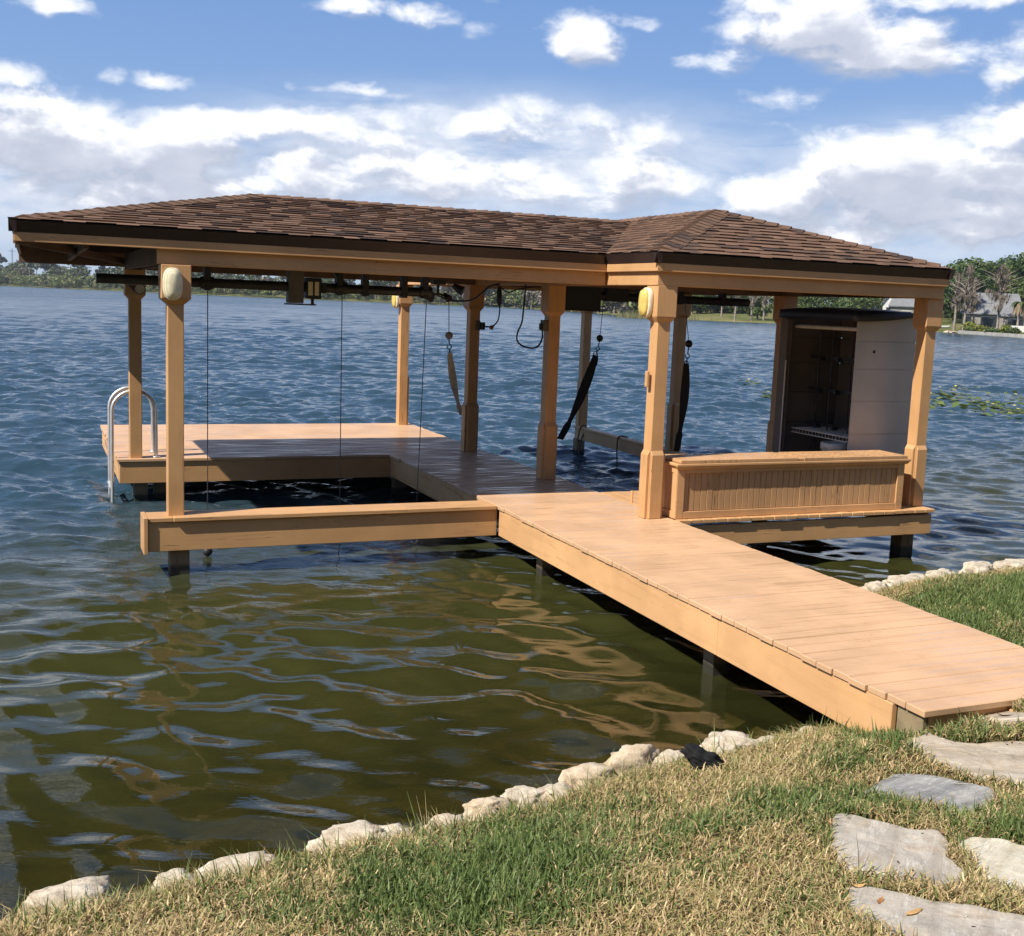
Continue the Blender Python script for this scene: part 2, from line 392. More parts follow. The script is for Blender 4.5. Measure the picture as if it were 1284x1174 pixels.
# soil, lake bed, far bank
m, t, out = mat('soil'); tcn = t.new('ShaderNodeTexCoord').outputs['Object']
a = t.noise(tcn, 3, 6, .65); b = t.noise(tcn, 60, 5, .7)
c = t.mix(t.step(a, .35, .65), (.16, .11, .055, 1), (.10, .085, .035, 1)); c = t.mix(t.step(b, .45, .65, 0, .7), c, (.27, .20, .10, 1))
principled(t, out, Base_Color=c, Roughness=.95, Normal=bump(t, b, .8, .02), Specular_IOR_Level=.15); M['soil'] = m
m, t, out = mat('lake_bed'); tcn = t.new('ShaderNodeTexCoord').outputs['Object']
a = t.noise(tcn, .9, 6, .6, .4); b = t.noise(tcn, 14, 6, .7)
c = t.ramp(a, [(.32, (.035, .03, .012)), (.5, (.095, .078, .030)), (.66, (.20, .165, .07))]); c = t.mix(t.step(b, .5, .68, 0, .6), c, (.04, .033, .014, 1))
principled(t, out, Base_Color=c, Roughness=1.0, Normal=bump(t, b, .6, .03), Specular_IOR_Level=.1); M['bed'] = m
m, t, out = mat('far_lawn'); tcn = t.new('ShaderNodeTexCoord').outputs['Object']
a = t.noise(tcn, .06, 6, .65); b = t.noise(tcn, .8, 4, .6)
c = t.mix(t.step(a, .4, .6), (.085, .11, .03, 1), (.17, .15, .065, 1)); c = t.mix(t.step(b, .45, .7, 0, .5), c, (.05, .07, .02, 1))
principled(t, out, Base_Color=c, Roughness=1.0, Specular_IOR_Level=.1); M['lawn'] = m

# water: clear shallows over the bed near the bank, opaque rough-surfaced lake farther out
m, t, out = mat('lake_water'); tcn = t.new('ShaderNodeTexCoord').outputs['Object']
geo = t.new('ShaderNodeNewGeometry')
mp = t.new('ShaderNodeMapping', {'Vector': tcn, 'Rotation': (0, 0, .38)}).outputs[0]
w3 = t.noise(t.vmath('MULTIPLY', mp, (3.6, 7.5, 1)), 1.0, 4, .6, .3)
sep = t.new('ShaderNodeSeparateXYZ', {0: geo.outputs['Position']})
off = t.math('ADD', sep.outputs[1], t.math('MULTIPLY', sep.outputs[0], -.25))
chop = t.step(off, 7.5, 13.5, .10, 1)
nrm = t.new('ShaderNodeBump', {'Height': t.math('MULTIPLY', t.math('MULTIPLY', w3, .042), chop), 'Strength': 1.0, 'Distance': .85}).outputs[0]
fr = t.new('ShaderNodeFresnel', {'IOR': 1.33, 'Normal': nrm}).outputs[0]
gl = t.new('ShaderNodeBsdfGlossy', {'Color': (1, 1, 1, 1), 'Roughness': .02, 'Normal': nrm})
df = t.new('ShaderNodeBsdfDiffuse', {'Color': (.064, .068, .020, 1)})
tr = t.new('ShaderNodeBsdfTransparent', {'Color': (1, 1, 1, 1)})
body = t.new('ShaderNodeMixShader', {0: t.step(off, 3.9, 7.5, .18, .50), 1: tr.outputs[0], 2: df.outputs[0]})
shallow = t.new('ShaderNodeMixShader', {0: fr, 1: body.outputs[0], 2: gl.outputs[0]})
rough = t.step(off, 14, 260, .03, .27, 'LINEAR')
gust = t.noise(t.vmath('MULTIPLY', mp, (.035, .09, 1)), 1.0, 4, .6)
rough = t.math('ADD', rough, t.step(gust, .35, .65, -.03, .05))
deep = t.new('ShaderNodeBsdfPrincipled', {'Base Color': (.021, .047, .070, 1), 'Roughness': rough, 'IOR': 1.33, 'Normal': nrm})
fin = t.new('ShaderNodeMixShader', {0: t.step(off, 8.5, 15), 1: shallow.outputs[0], 2: deep.outputs[0]})
t.l.new(fin.outputs[0], out.inputs[0])
va = t.new('ShaderNodeVolumeAbsorption', {'Color': (.55, .50, .14, 1), 'Density': .9})
t.l.new(va.outputs[0], out.inputs[1])
M['water'] = m

# ================================================================== SETTING
# shore line (water's edge), walked with the land on the right-hand side
SHORE = np.array([(-60, -4), (-12, 2.6), (-3, 4.15), (-.14, 4.38), (.3, 4.42), (.76, 4.46), (1.26, 4.55), (1.8, 4.62), (2.34, 4.72), (2.86, 4.86), (3.47, 4.93), (4.26, 5.05), (4.9, 5.6), (5.6, 6.6), (6.3, 7.3), (6.7, 7.58), (7.36, 7.74), (8.22, 7.93), (8.94, 8.02), (11, 8.4), (16, 9.6), (30, 12), (80, 20), (200, 20)])
def inland(x, y):
    "signed distance to the shore line, positive on land"
    x = np.asarray(x, float); y = np.asarray(y, float); best = np.full(x.shape, 1e9); sg = np.ones(x.shape)
    for a, b in zip(SHORE[:-1], SHORE[1:]):
        d = b-a; L = d@d; t_ = np.clip(((x-a[0])*d[0]+(y-a[1])*d[1])/L, 0, 1)
        ex = x-(a[0]+t_*d[0]); ey = y-(a[1]+t_*d[1]); q = np.hypot(ex, ey)
        cr = d[0]*(y-a[1])-d[1]*(x-a[0]); up = q < best
        best = np.where(up, q, best); sg = np.where(up, np.where(cr > 0, -1, 1), sg)
    return best*sg
PROF = ([-60, -20, -8, -3, -1, -.25, -.02, .05, .18, .5, 1, 2, 3, 4.5, 8], [-3.2, -2.4, -1.5, -1.05, -.62, -.32, -.12, .1, .19, .25, .33, .50, .68, .95, 1.3])
def ground_z(x, y):
    x = np.asarray(x, float); y = np.asarray(y, float); d = inland(x, y)
    z = np.interp(d, *PROF)
    q = np.stack([x, y], -1)
    land = np.clip(d*4, 0, 1)
    z = z+(fbm(q*1.6, 4, 3)-.5)*.10*land+(fbm(q*5, 3, 8)-.5)*.03*land
    z = z+.18*np.exp(-((x-4.75)/.95)**2-((y-4.20)/.34)**2)*land      # banked up against the walkway's end
    return z
def grid_sheet(name, xs, ys, mat_, zf=None):
    X, Y = np.meshgrid(xs, ys); Z = zf(X, Y); n, k = X.shape
    idx = np.arange(n*k).reshape(n, k)
    f = np.stack([idx[:-1, :-1], idx[:-1, 1:], idx[1:, 1:], idx[1:, :-1]], -1).reshape(-1, 4)
    return np_mesh(name, np.stack([X, Y, Z], -1).reshape(-1, 3), f, mat_, smooth=True)
xs = np.concatenate([np.linspace(-2500, -70, 12), np.linspace(-50, -8, 22), np.arange(-7, 13, .09), np.linspace(13.5, 60, 40), np.linspace(75, 2500, 14)])
ys = np.concatenate([np.linspace(-400, -14, 6), np.linspace(-10, -1.5, 12), np.arange(-1, 10, .09), np.linspace(10.4, 40, 40), np.linspace(60, 3500, 16)])
def sheet_z(X, Y):
    near = (np.abs(X) < 70) & (np.abs(Y) < 45)
    z = np.full(X.shape, -3.2); z[near] = ground_z(X[near], Y[near]); return z
g0 = grid_sheet('ground', xs, ys, M['soil'], lambda X, Y: np.where(inland(X, Y) > -.06, sheet_z(X, Y), -6.0) if False else sheet_z(X, Y))
g0.data.materials.append(M['bed'])
zz = np.empty(len(g0.data.vertices)*3, np.float32); g0.data.vertices.foreach_get('co', zz)
fz = np.empty(len(g0.data.polygons)*4, np.int32); g0.data.loops.foreach_get('vertex_index', fz)
pz = zz.reshape(-1, 3)[:, 2][fz.reshape(-1, 4)].mean(1)
g0.data.polygons.foreach_set('material_index', (pz < -.03).astype(np.int32)); g0.data.update()
tag(g0, kind='structure')

# water: real waves near by, finer ripple and the open lake's chop in the surface normal
ang = np.linspace(-R(50), R(50), 760)+YAW
rad = np.concatenate([2.6*np.exp(np.linspace(0, math.log(70/2.6), 1450)), np.geomspace(70.3, 420, 620), np.geomspace(424, 4000, 50)])
A_, R_ = np.meshgrid(ang.astype(np.float32), rad.astype(np.float32)); wx = R_*np.sin(A_); wy = R_*np.cos(A_)
wr = np.random.default_rng(5); z = np.zeros_like(wx)
step_ = np.gradient(rad)[:, None]
open_ = 1/(1+np.exp(-(wy-.25*wx-11.2)/1.2))
side = 1/(1+np.exp((wx+.25*(wy-8)+.2)/.6))*np.clip((wy-4.8)/4, 0, 1)
op = np.clip(open_+.42*side, 0, 1)
for lam in np.geomspace(.17, 3.2, 84):
    k = 2*math.pi/lam; th = YAW+math.pi+wr.normal(0, .62)+(.25 if lam < 1 else 0)
    sl = .050*(1.0 if lam < .9 else (.9/lam)**.9)                      # steepness of this component on the open lake
    calm = .031*np.exp(-((math.log(lam)-math.log(.55))/.5)**2)+(.005 if lam < .34 else 0)  # in the lee: long, smooth undulation
    amp = (sl*op+calm*(1-op))/k*np.clip((lam/step_-2.5)/2.5, 0, 1).astype(np.float32)*np.clip(1.6-R_/300, 0, 1)
    ph = k*(wx*math.sin(th)+wy*math.cos(th))+wr.uniform(0, 6.28)
    s_ = np.sin(ph+.35*np.sin(ph*.37+lam)); z += amp*s_
grp = .55+.9*fbm(np.stack([wx*.22, wy*.35], -1), 3, 21)          # gusts: groups of larger and smaller waves
z *= grp
n_, k_ = wx.shape; idx = np.arange(n_*k_).reshape(n_, k_)
f_ = np.stack([idx[:-1, :-1], idx[:-1, 1:], idx[1:, 1:], idx[1:, :-1]], -1).reshape(-1, 4)
water = np_mesh('water', np.stack([wx, wy, z], -1).reshape(-1, 3), f_, M['water'], smooth=True); tag(water, kind='structure')
print('water normal up', water.data.polygons[1000].normal.z)

# ================================================================== BOATHOUSE
DK = .54
BH = empty('boathouse', (4.4, 13.0, 0), 'covered boat dock on pilings with tan posts and a brown shingled hip roof', 'boathouse')
def boards(mb, x0, x1, y0, y1, zt, th=.036, w=.140, gap=.004, along='x', end=.010, cup=.0022):
    "a run of deck boards; their ends wander a little and each lies a touch differently"
    lo, hi = (y0, y1) if along == 'x' else (x0, x1)
    n = max(1, round((hi-lo)/w)); w = (hi-lo)/n
    for i in range(n):
        a = lo+i*w+gap/2; b = lo+(i+1)*w-gap/2
        e0 = rnd.uniform(-end, end); e1 = rnd.uniform(-end, end)
        z0 = rnd.uniform(-cup, cup); z1 = rnd.uniform(-cup, cup); zz_ = [zt+z0, zt+z1, zt-z0*.5, zt+rnd.uniform(-cup, cup)]
        if along == 'x': p = [(x0+e0, a), (x1+e1, a), (x1+e1, b), (x0+e0, b)]
        else: p = [(a, y0+e0), (b, y0+e0), (b, y1+e1), (a, y1+e1)]
        mb.hexa([(q[0], q[1], zt-th) for q in p]+[(q[0], q[1], h_) for q, h_ in zip(p, zz_)])
def rimb(name, x0, x1, y0, y1, zb, zt, m, parent=BH):
    mb = MB().box(x0, x1, y0, y1, zb, zt); return mb.build(name, m, parent, bevel=.004)

# decks: centre walk beside the slip, swimming platform across the far end, deck under bench and shed
mb = MB(); boards(mb, 4.24, 5.66, 10.16, 13.86, DK); mb.build('center_deck', M['deck'], BH, bevel=.004)
mb = MB(); boards(mb, .92, 5.64, 13.86, 17.42, DK); mb.build('platform_deck', M['deck'], BH, bevel=.004)
mb = MB(); boards(mb, 5.67, 8.83, 9.10, 10.74, DK, along='y', end=.005); boards(mb, 7.7, 8.83, 10.75, 12.1, DK, along='x')
mb.build('side_deck', M['paint_y'], BH, bevel=.004)
# rim boards under the deck edges
rimb('rim_board', 4.26, 4.30, 10.50, 13.88, .255, .500, M['side'])
rimb('rim_board', .94, 4.26, 13.88, 13.92, .245, .500, M['paint_x'])
rimb('rim_board', .94, .98, 13.925, 17.38, .245, .500, M['side'])
rimb('rim_board', .98, 5.60, 17.34, 17.38, .245, .500, M['paint_x'])
rimb('rim_board', 5.60, 5.64, 10.75, 17.38, .245, .500, M['side'])
rimb('rim_board', 5.67, 8.82, 9.13, 9.17, .270, .478, M['paint_x'])
rimb('rim_board', 8.78, 8.82, 9.175, 12.05, .270, .500, M['side'])
rimb('rim_board', 5.66, 8.78, 10.70, 10.735, .270, .500, M['paint_x'])
# the beam closing the slip on the near side, with a cap board and an end board
mb = MB().box(.925, 4.246, 10.20, 10.24, .235, .498).box(.925, 4.215, 10.43, 10.47, .235, .498).box(.95, 4.2, 10.24, 10.43, .40, .49)
mb.build('slip_beam', M['paint_x'], BH, bevel=.004)
mb = MB().box(.925, 1.135, 10.185, 10.485, .500, .540).box(1.138, 4.226, 10.168, 10.485, .502, .542); mb.build('beam_cap', M['paint_x'], BH, bevel=.005)
rimb('end_board', .885, .922, 10.17, 10.49, .215, .545, M['paint_y'])
# rail that guards the second slip
mb = MB().box(8.53, 8.67, 10.75, 17.26, .46, .50).box(8.555, 8.60, 10.75, 17.24, .28, .458).box(8.61, 8.65, 10.75, 17.24, .28, .458)
mb.build('slip_rail', M['paint_y'], BH, bevel=.006)

# posts: square shaft, boxed capital with a chamfered foot, and on most a boxed base of four trim boards
def post(x, y, base=True, capw=.105, z0=DK, cap_face='x'):
    h = .070
    p = MB().box(x-h, x+h, y-h, y+h, z0-.02, 2.745).build('post', M['paint_z'], BH, bevel=.006)
    c = MB(); c.box(x-capw, x+capw, y-capw, y+capw, 2.462, 2.7515); c.frustum(x, y, h+.002, 2.412, capw, 2.461)
    c.build('post_cap', M['paint_z'], p, bevel=.004)
    if base:
        b = MB(); o = h+.028; k = .052; zt = 1.20; zb = z0+.003
        for dx, dy in ((0, -1), (0, 1), (-1, 0), (1, 0)):
            if dx == 0:
                ys_ = sorted((y+dy*(h+.001), y+dy*o)); q = [(x-k-.012, ys_[0]), (x+k+.012, ys_[0]), (x+k+.012, ys_[1]), (x-k-.012, ys_[1])]
            else:
                xs_ = sorted((x+dx*(h+.001), x+dx*o)); q = [(xs_[0], y-k-.012), (xs_[1], y-k-.012), (xs_[1], y+k+.012), (xs_[0], y+k+.012)]
            top = []
            for (qx, qy) in q:
                outer = (abs(qx-x) > o-.002) if dx else (abs(qy-y) > o-.002)
                top.append((qx, qy, zt-(.0 if not outer else .045)))
            b.hexa([(a_, b_, zb) for a_, b_ in q]+top)
        b.build('post_base', M['paint_z'], p, bevel=.003)
    return p
PX = dict(fl=(1.17, 10.335), bl=(1.13, 13.985), p2=(5.435, 17.19), p3=(5.405, 14.06), p4=(5.465, 11.715), p6=(5.475, 9.325), p9=(8.745, 9.365), p7=(8.60, 14.09), p5=(8.655, 17.19), p8=(8.655, 11.72))
post(*PX['fl'], base=False, capw=.125, z0=.55); post(*PX['bl'], base=False, capw=.115)
post(*PX['p2'], base=False); post(*PX['p3']); post(*PX['p4']); p6 = post(*PX['p6']); post(*PX['p9'])
post(*PX['p7'], z0=.505); p5 = post(*PX['p5'], z0=.505, base=False); post(*PX['p8'])
MB().box(8.565, 8.582, 17.13, 17.25, .505, 1.25).build('trim_board', M['paint_z'], p5, bevel=.003)
MB().box(5.507, 5.53, 17.13, 17.25, .545, 1.30).build('trim_board', M['paint_z'], BH, bevel=.003)
# pilings below the decks
def piling(x, y, w=.075, zt=.24, m=None, zb=-1.8):
    return MB().box(x-w, x+w, y-w, y+w, zb, zt).build('piling', m or M['pile'], BH, bevel=.006)
for x, y, w, zt in ((1.20, 10.335, .085, .40), (1.19, 14.06, .08, .24), (1.42, 14.16, .07, .24), (4.42, 14.02, .08, .245), (5.45, 14.06, .08, .24), (5.45, 17.2, .08, .24), (1.19, 17.2, .08, .24), (5.5, 11.7, .08, .24),
                    (8.72, 9.43, .085, .27), (8.62, 17.19, .075, .29), (8.62, 14.09, .075, .28), (8.62, 11.9, .08, .28), (5.6, 9.5, .08, .26), (3.3, 17.2, .08, .24)):
    piling(x, y, w, zt)

# beams round the top of the posts
MXF, MXB, WX0, WX1, WYF, WYB = 10.15, 14.95, 5.288, 8.854, 9.14, 17.45
def beam(name, x0, x1, y0, y1, m, z0=2.752, z1=2.93): return rimb(name, x0, x1, y0, y1, z0, z1, m)
beam('beam', 1.012, 5.345, 10.235, 10.275, M['paint_x']); beam('beam', 1.055, 5.345, 10.385, 10.425, M['paint_x'])
beam('beam', 5.362, 8.805, 9.222, 9.262, M['paint_x']); beam('beam', 5.40, 8.76, 9.39, 9.43, M['paint_x'])
beam('beam', 5.362, 5.402, 9.265, 10.232, M['paint_y']); beam('beam', 5.52, 5.56, 9.435, 17.1, M['paint_y'])
beam('beam', 5.36, 5.40, 10.43, 17.1, M['paint_y'])
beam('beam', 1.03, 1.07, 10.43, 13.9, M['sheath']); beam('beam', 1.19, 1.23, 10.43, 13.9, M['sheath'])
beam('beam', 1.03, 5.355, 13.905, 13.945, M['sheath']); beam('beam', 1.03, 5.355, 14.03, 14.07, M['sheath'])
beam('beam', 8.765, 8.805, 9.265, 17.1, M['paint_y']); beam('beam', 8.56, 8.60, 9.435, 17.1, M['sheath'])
beam('beam', 5.362, 8.805, 17.105, 17.145, M['paint_x']); beam('beam', 5.362, 8.805, 17.24, 17.28, M['paint_x'])
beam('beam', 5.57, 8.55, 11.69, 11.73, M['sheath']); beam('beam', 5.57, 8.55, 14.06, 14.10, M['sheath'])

# fascia (tan) and the dark drip edge standing proud of it
def fascia(x0, x1, y0, y1, m, z0=2.88, z1=2.958): return rimb('fascia', x0, x1, y0, y1, z0, z1, m)
fo, ft = .038, .03
fascia(-.148+fo, WX0+fo-.002, MXF+fo, MXF+fo+ft, M['paint_x'])
fascia(WX0+fo, WX0+fo+ft, WYF+fo+ft+.001, MXF+fo-.003, M['paint_y'])
fascia(WX0+fo, WX1-fo, WYF+fo, WYF+fo+ft, M['paint_x'])
fascia(WX1-fo-ft, WX1-fo, WYF+fo+ft+.001, WYB-fo, M['paint_y'])
fascia(-.148+fo, -.148+fo+ft, MXF+fo+ft+.001, MXB-fo, M['paint_y'])
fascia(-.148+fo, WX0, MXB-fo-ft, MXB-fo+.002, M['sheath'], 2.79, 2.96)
fascia(WX0+fo, WX0+fo+ft, MXB, WYB-fo, M['paint_y']); fascia(WX0+fo+ft, WX1-fo-ft-.001, WYB-fo-ft, WYB-fo, M['paint_x'])

EAVE = 3.05; MR = 3.575; WR = 3.64; MY = 12.55; WXC = (WX0+WX1)/2; WH = (WX1-WX0)/2; MH = 2.40; VX = WX0+WH*(MR-EAVE)/(WR-EAVE)
PL = dict(
 main_front=[(-.148, MXF, EAVE), (WX0, MXF, EAVE), (VX, MY, MR), (-.148+MH, MY, MR)],
 main_back=[(WX0, MXB, EAVE), (-.148, MXB, EAVE), (-.148+MH, MY, MR), (VX, MY, MR)],
 main_left=[(-.148, MXB, EAVE), (-.148, MXF, EAVE), (-.148+MH, MY, MR)],
 wing_front=[(WX0, WYF, EAVE), (WX1, WYF, EAVE), (WXC, WYF+WH, WR)],
 wing_right=[(WX1, WYF, EAVE), (WX1, WYB, EAVE), (WXC, WYB-WH, WR), (WXC, WYF+WH, WR)],
 wing_back=[(WX1, WYB, EAVE), (WX0, WYB, EAVE), (WXC, WYB-WH, WR)],
 wing_left_a=[(WX0, MXF, EAVE), (WX0, WYF, EAVE), (WXC, WYF+WH, WR), (WXC, MY, WR), (VX, MY, MR)],
 wing_left_b=[(WX0, WYB, EAVE), (WX0, MXB, EAVE), (VX, MY, MR), (WXC, MY, WR), (WXC, WYB-WH, WR)])
SH = [(.165, .098, .064), (.145, .085, .055), (.118, .070, .047), (.080, .050, .037), (.058, .038, .031), (.185, .110, .072), (.155, .090, .057)]
SW = [6, 6, 4, 3, 1.6, 2, 6]
def clip(poly, cp):
    for i in range(len(cp)):
        a, b = cp[i], cp[(i+1) % len(cp)]; ins = lambda p: (b[0]-a[0])*(p[1]-a[1])-(b[1]-a[1])*(p[0]-a[0]) >= -1e-9
        res = []
        for j in range(len(poly)):
            p, q = poly[j], poly[(j+1) % len(poly)]
            if ins(p): res.append(p)
            if ins(p) != ins(q):
                den = (b[0]-a[0])*(q[1]-p[1])-(b[1]-a[1])*(q[0]-p[0])
                t_ = -((b[0]-a[0])*(p[1]-a[1])-(b[1]-a[1])*(p[0]-a[0]))/den
                res.append((p[0]+t_*(q[0]-p[0]), p[1]+t_*(q[1]-p[1])))
        poly = res
        if len(poly) < 3: return []
    return poly
def shingles(mb, P):
    P = [np.array(p) for p in P]; o = P[0]; u = (P[1]-P[0])/np.linalg.norm(P[1]-P[0])
    nrm_ = np.cross(u, P[2]-P[0]); nrm_ /= np.linalg.norm(nrm_)
    if nrm_[2] < 0: nrm_ = -nrm_
    v = np.cross(nrm_, u)
    if v[2] < 0: v = -v
    cp = [((p-o)@u, (p-o)@v) for p in P]
    if sum(a[0]*b[1]-a[1]*b[0] for a, b in zip(cp, cp[1:]+cp[:1])) < 0: cp = cp[::-1]
    vmax = max(c[1] for c in cp); u0 = min(c[0] for c in cp); u1 = max(c[0] for c in cp); ex = .128
    mb.add([p for p in P], [tuple(range(len(P))) if np.cross(P[1]-P[0], P[2]-P[0])[2] > 0 else tuple(range(len(P)))[::-1]], (.05, .035, .03))
    k = 0
    while k*ex < vmax:
        v0 = k*ex-(.012 if k == 0 else 0); v1 = k*ex+ex+.012; x = u0-rnd.uniform(0, .3); thick = rnd.random() < .5
        while x < u1:
            w = rnd.uniform(.13, .22) if not thick else rnd.uniform(.16, .36)
            c_ = rnd.choices(SH, SW)[0]; j = rnd.uniform(.86, 1.14); c_ = tuple(q*j for q in c_)
            dv = rnd.uniform(-.004, .004)
            pg = clip([(x, v0+dv), (x+w, v0+dv), (x+w, v1), (x, v1)], cp)
            hh = (.016 if thick else .009)
            if pg:
                top = [o+u*a_+v*b_+nrm_*(.002+hh*max(0, 1-(b_-v0)/(v1-v0))+.0015) for a_, b_ in pg]
                mb.add(top, [tuple(range(len(pg)))], c_)
                for (pa, pb), (ta, tb) in zip(zip(pg, pg[1:]+pg[:1]), zip(top, top[1:]+top[:1])):
                    low = abs(pa[1]-v0-dv) < 1e-6 and abs(pb[1]-v0-dv) < 1e-6
                    sidee = thick and abs(pa[0]-pb[0]) < 1e-6
                    if low or sidee: mb.add([ta, tb, o+u*pb[0]+v*pb[1]-nrm_*.001, o+u*pa[0]+v*pa[1]-nrm_*.001], [(3, 2, 1, 0)], tuple(q*.8 for q in c_))
            x += w; thick = not thick if rnd.random() < .9 else thick
        k += 1
mb = MB()
for P_ in PL.values(): shingles(mb, P_)
roof = mb.build('roof', M['shingle'], BH)
# underside boards
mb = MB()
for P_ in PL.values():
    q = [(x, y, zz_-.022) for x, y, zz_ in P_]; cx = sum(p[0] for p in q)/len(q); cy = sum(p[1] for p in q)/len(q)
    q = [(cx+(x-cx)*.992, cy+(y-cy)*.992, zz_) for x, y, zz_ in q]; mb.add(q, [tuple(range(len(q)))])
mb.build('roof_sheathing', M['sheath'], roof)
# rafters and the lookouts of the left overhang
class RB:
    def bar(s, *a): MB().bar(*a).build('rafter', M['sheath'], roof)
mb = RB()
for y in np.arange(10.55, 14.7, .61): mb.bar((-.11, y, 2.93+.0), (min(-.148+abs(y-MXF), -.148+abs(MXB-y), 2.2), y, 2.93+.21875*min(abs(y-MXF), abs(MXB-y), 2.35)), .04, .09)
for x in np.arange(2.3, 5.3, .61):
    mb.bar((x, MXF+.08, 2.965), (x, MY, MR-.085), .04, .09); mb.bar((x, MXB-.08, 2.965), (x, MY, MR-.085), .04, .09)
for y in np.arange(11.0, 16.4, .61): mb.bar((WX1-.08, y, 2.96), (WXC, y, WR-.09), .04, .09)
for x in (5.9, 6.5, 7.1, 7.7, 8.3): mb.bar((x, WYF+.09, 2.96), (x, WYF+min(x-WX0, WX1-x), 2.96+.331*(min(x-WX0, WX1-x)-.09)), .04, .09)
mb.bar((-.10, 10.28, 2.90), (1.0, 13.9, 2.84), .035, .07); mb.bar((.45, 10.26, 2.90), (.45, 14.85, 2.88), .04, .09)
# drip edge: sloping brown metal band along the eaves
def drip(a, b, outn):
    a = np.array(a, float); b = np.array(b, float); n_o = np.array(outn, float)
    ii = n_o*-.036
    return [a+(0, 0, -.088)+ii, b+(0, 0, -.088)+ii, b+ii*1.7+(0, 0, -.088), a+ii*1.7+(0, 0, -.088), a, b, b+ii*1.7, a+ii*1.7]
mb = MB(); e = EAVE-.003
for a, b, n_o in (((-.148, MXF, e), (WX0, MXF, e), (0, -1, 0)), ((WX0, MXF, e), (WX0, WYF, e), (-1, 0, 0)), ((WX0, WYF, e), (WX1, WYF, e), (0, -1, 0)), ((WX1, WYF, e), (WX1, WYB, e), (1, 0, 0)),
                  ((WX1, WYB, e), (WX0, WYB, e), (0, 1, 0)), ((WX0, WYB, e), (WX0, MXB, e), (-1, 0, 0)), ((WX0, MXB, e), (-.148, MXB, e), (0, 1, 0)), ((-.148, MXB, e), (-.148, MXF, e), (-1, 0, 0))):
    mb.hexa(drip(a, b, n_o))
mb.build('drip_edge', M['drip'], roof)
# ridge and hip caps: short bent shingles, each lapping the one below
def caps(mb, a, b, nl, nr, w=.15, ln=.145):
    "a -> b climbs; nl / nr: normals of the planes on the left / right"
    a = np.array(a, float); b = np.array(b, float); d = b-a; L = np.linalg.norm(d); d = d/L
    nl = np.array(nl, float); nr = np.array(nr, float)
    def sidev(n_, sgn):
        q = np.cross(n_, d)*sgn; return q/np.linalg.norm(q)
    ul = sidev(nl, 1); ur = sidev(nr, -1); up_ = nl+nr; up_ = up_/np.linalg.norm(up_)
    k = 0; s_ = .16
    while s_ < L-.03:
        e_ = min(s_+ln+.05, L+.02); c_ = rnd.choices(SH, SW)[0]; j = rnd.uniform(.8, 1.05); c_ = tuple(q*j for q in c_)
        h0, h1 = .020+rnd.uniform(0, .005), .009
        p0 = a+d*s_; p1 = a+d*e_; wl = w*rnd.uniform(.95, 1.05)
        r0 = [p0+ul*wl+nl*h0*.8, p0+ul*wl*.45+nl*(h0*.9)+up_*.004, p0+up_*(h0+.006), p0+ur*wl*.45+nr*h0*.9+up_*.004, p0+ur*wl+nr*h0*.8]
        r1 = [p1+ul*wl+nl*h1*.8, p1+ul*wl*.45+nl*h1, p1+up_*(h1+.004), p1+ur*wl*.45+nr*h1, p1+ur*wl+nr*h1*.8]
        lo = [p-up_*.020 for p in r0]
        vs = r0+r1+lo
        mb.add(vs, [(0, 1, 6, 5), (1, 2, 7, 6), (2, 3, 8, 7), (3, 4, 9, 8)], c_); mb.add(vs, [(10, 11, 1, 0), (11, 12, 2, 1), (12, 13, 3, 2), (13, 14, 4, 3)], tuple(q*.6 for q in c_))
        s_ += ln; k += 1
def pn(P_):
    P_ = [np.array(p) for p in P_]; n_ = np.cross(P_[1]-P_[0], P_[2]-P_[0]); n_ /= np.linalg.norm(n_); return n_ if n_[2] > 0 else -n_
N_ = {k: pn(v) for k, v in PL.items()}
AP = (-.148+MH, MY, MR); PK = (WXC, WYF+WH, WR); PB = (WXC, WYB-WH, WR)
mb = MB()
def cap2(a, b, n1_, n2_):
    d_ = np.array(b)-np.array(a)
    l, r_ = (N_[n1_], N_[n2_])
    if np.cross(l, d_)@(l-r_) < 0: l, r_ = r_, l
    caps(mb, a, b, l, r_)
cap2((-.148, MXF, EAVE), AP, 'main_left', 'main_front'); cap2((-.148, MXB, EAVE), AP, 'main_left', 'main_back')
cap2((VX-.02, MY, MR), AP, 'main_front', 'main_back')
cap2((WX0, WYF, EAVE), PK, 'wing_left_a', 'wing_front'); cap2((WX1, WYF, EAVE), PK, 'wing_front', 'wing_right')
cap2(PB, PK, 'wing_left_a', 'wing_right'); cap2((WX0, WYB, EAVE), PB, 'wing_left_a', 'wing_back'); cap2((WX1, WYB, EAVE), PB, 'wing_right', 'wing_back')
mb.build('ridge_cap', M['shingle'], roof)
# small bracket and cleat on the near walkway post
MB().box(5.352, 5.376, 9.30, 9.35, 1.80, 1.95).build('bracket', M['paint_z'], p6, bevel=.004)
MB().box(5.335, 5.352, 9.44, 9.475, .66, .78).build('cleat', M['paint_z'], p6, bevel=.004)

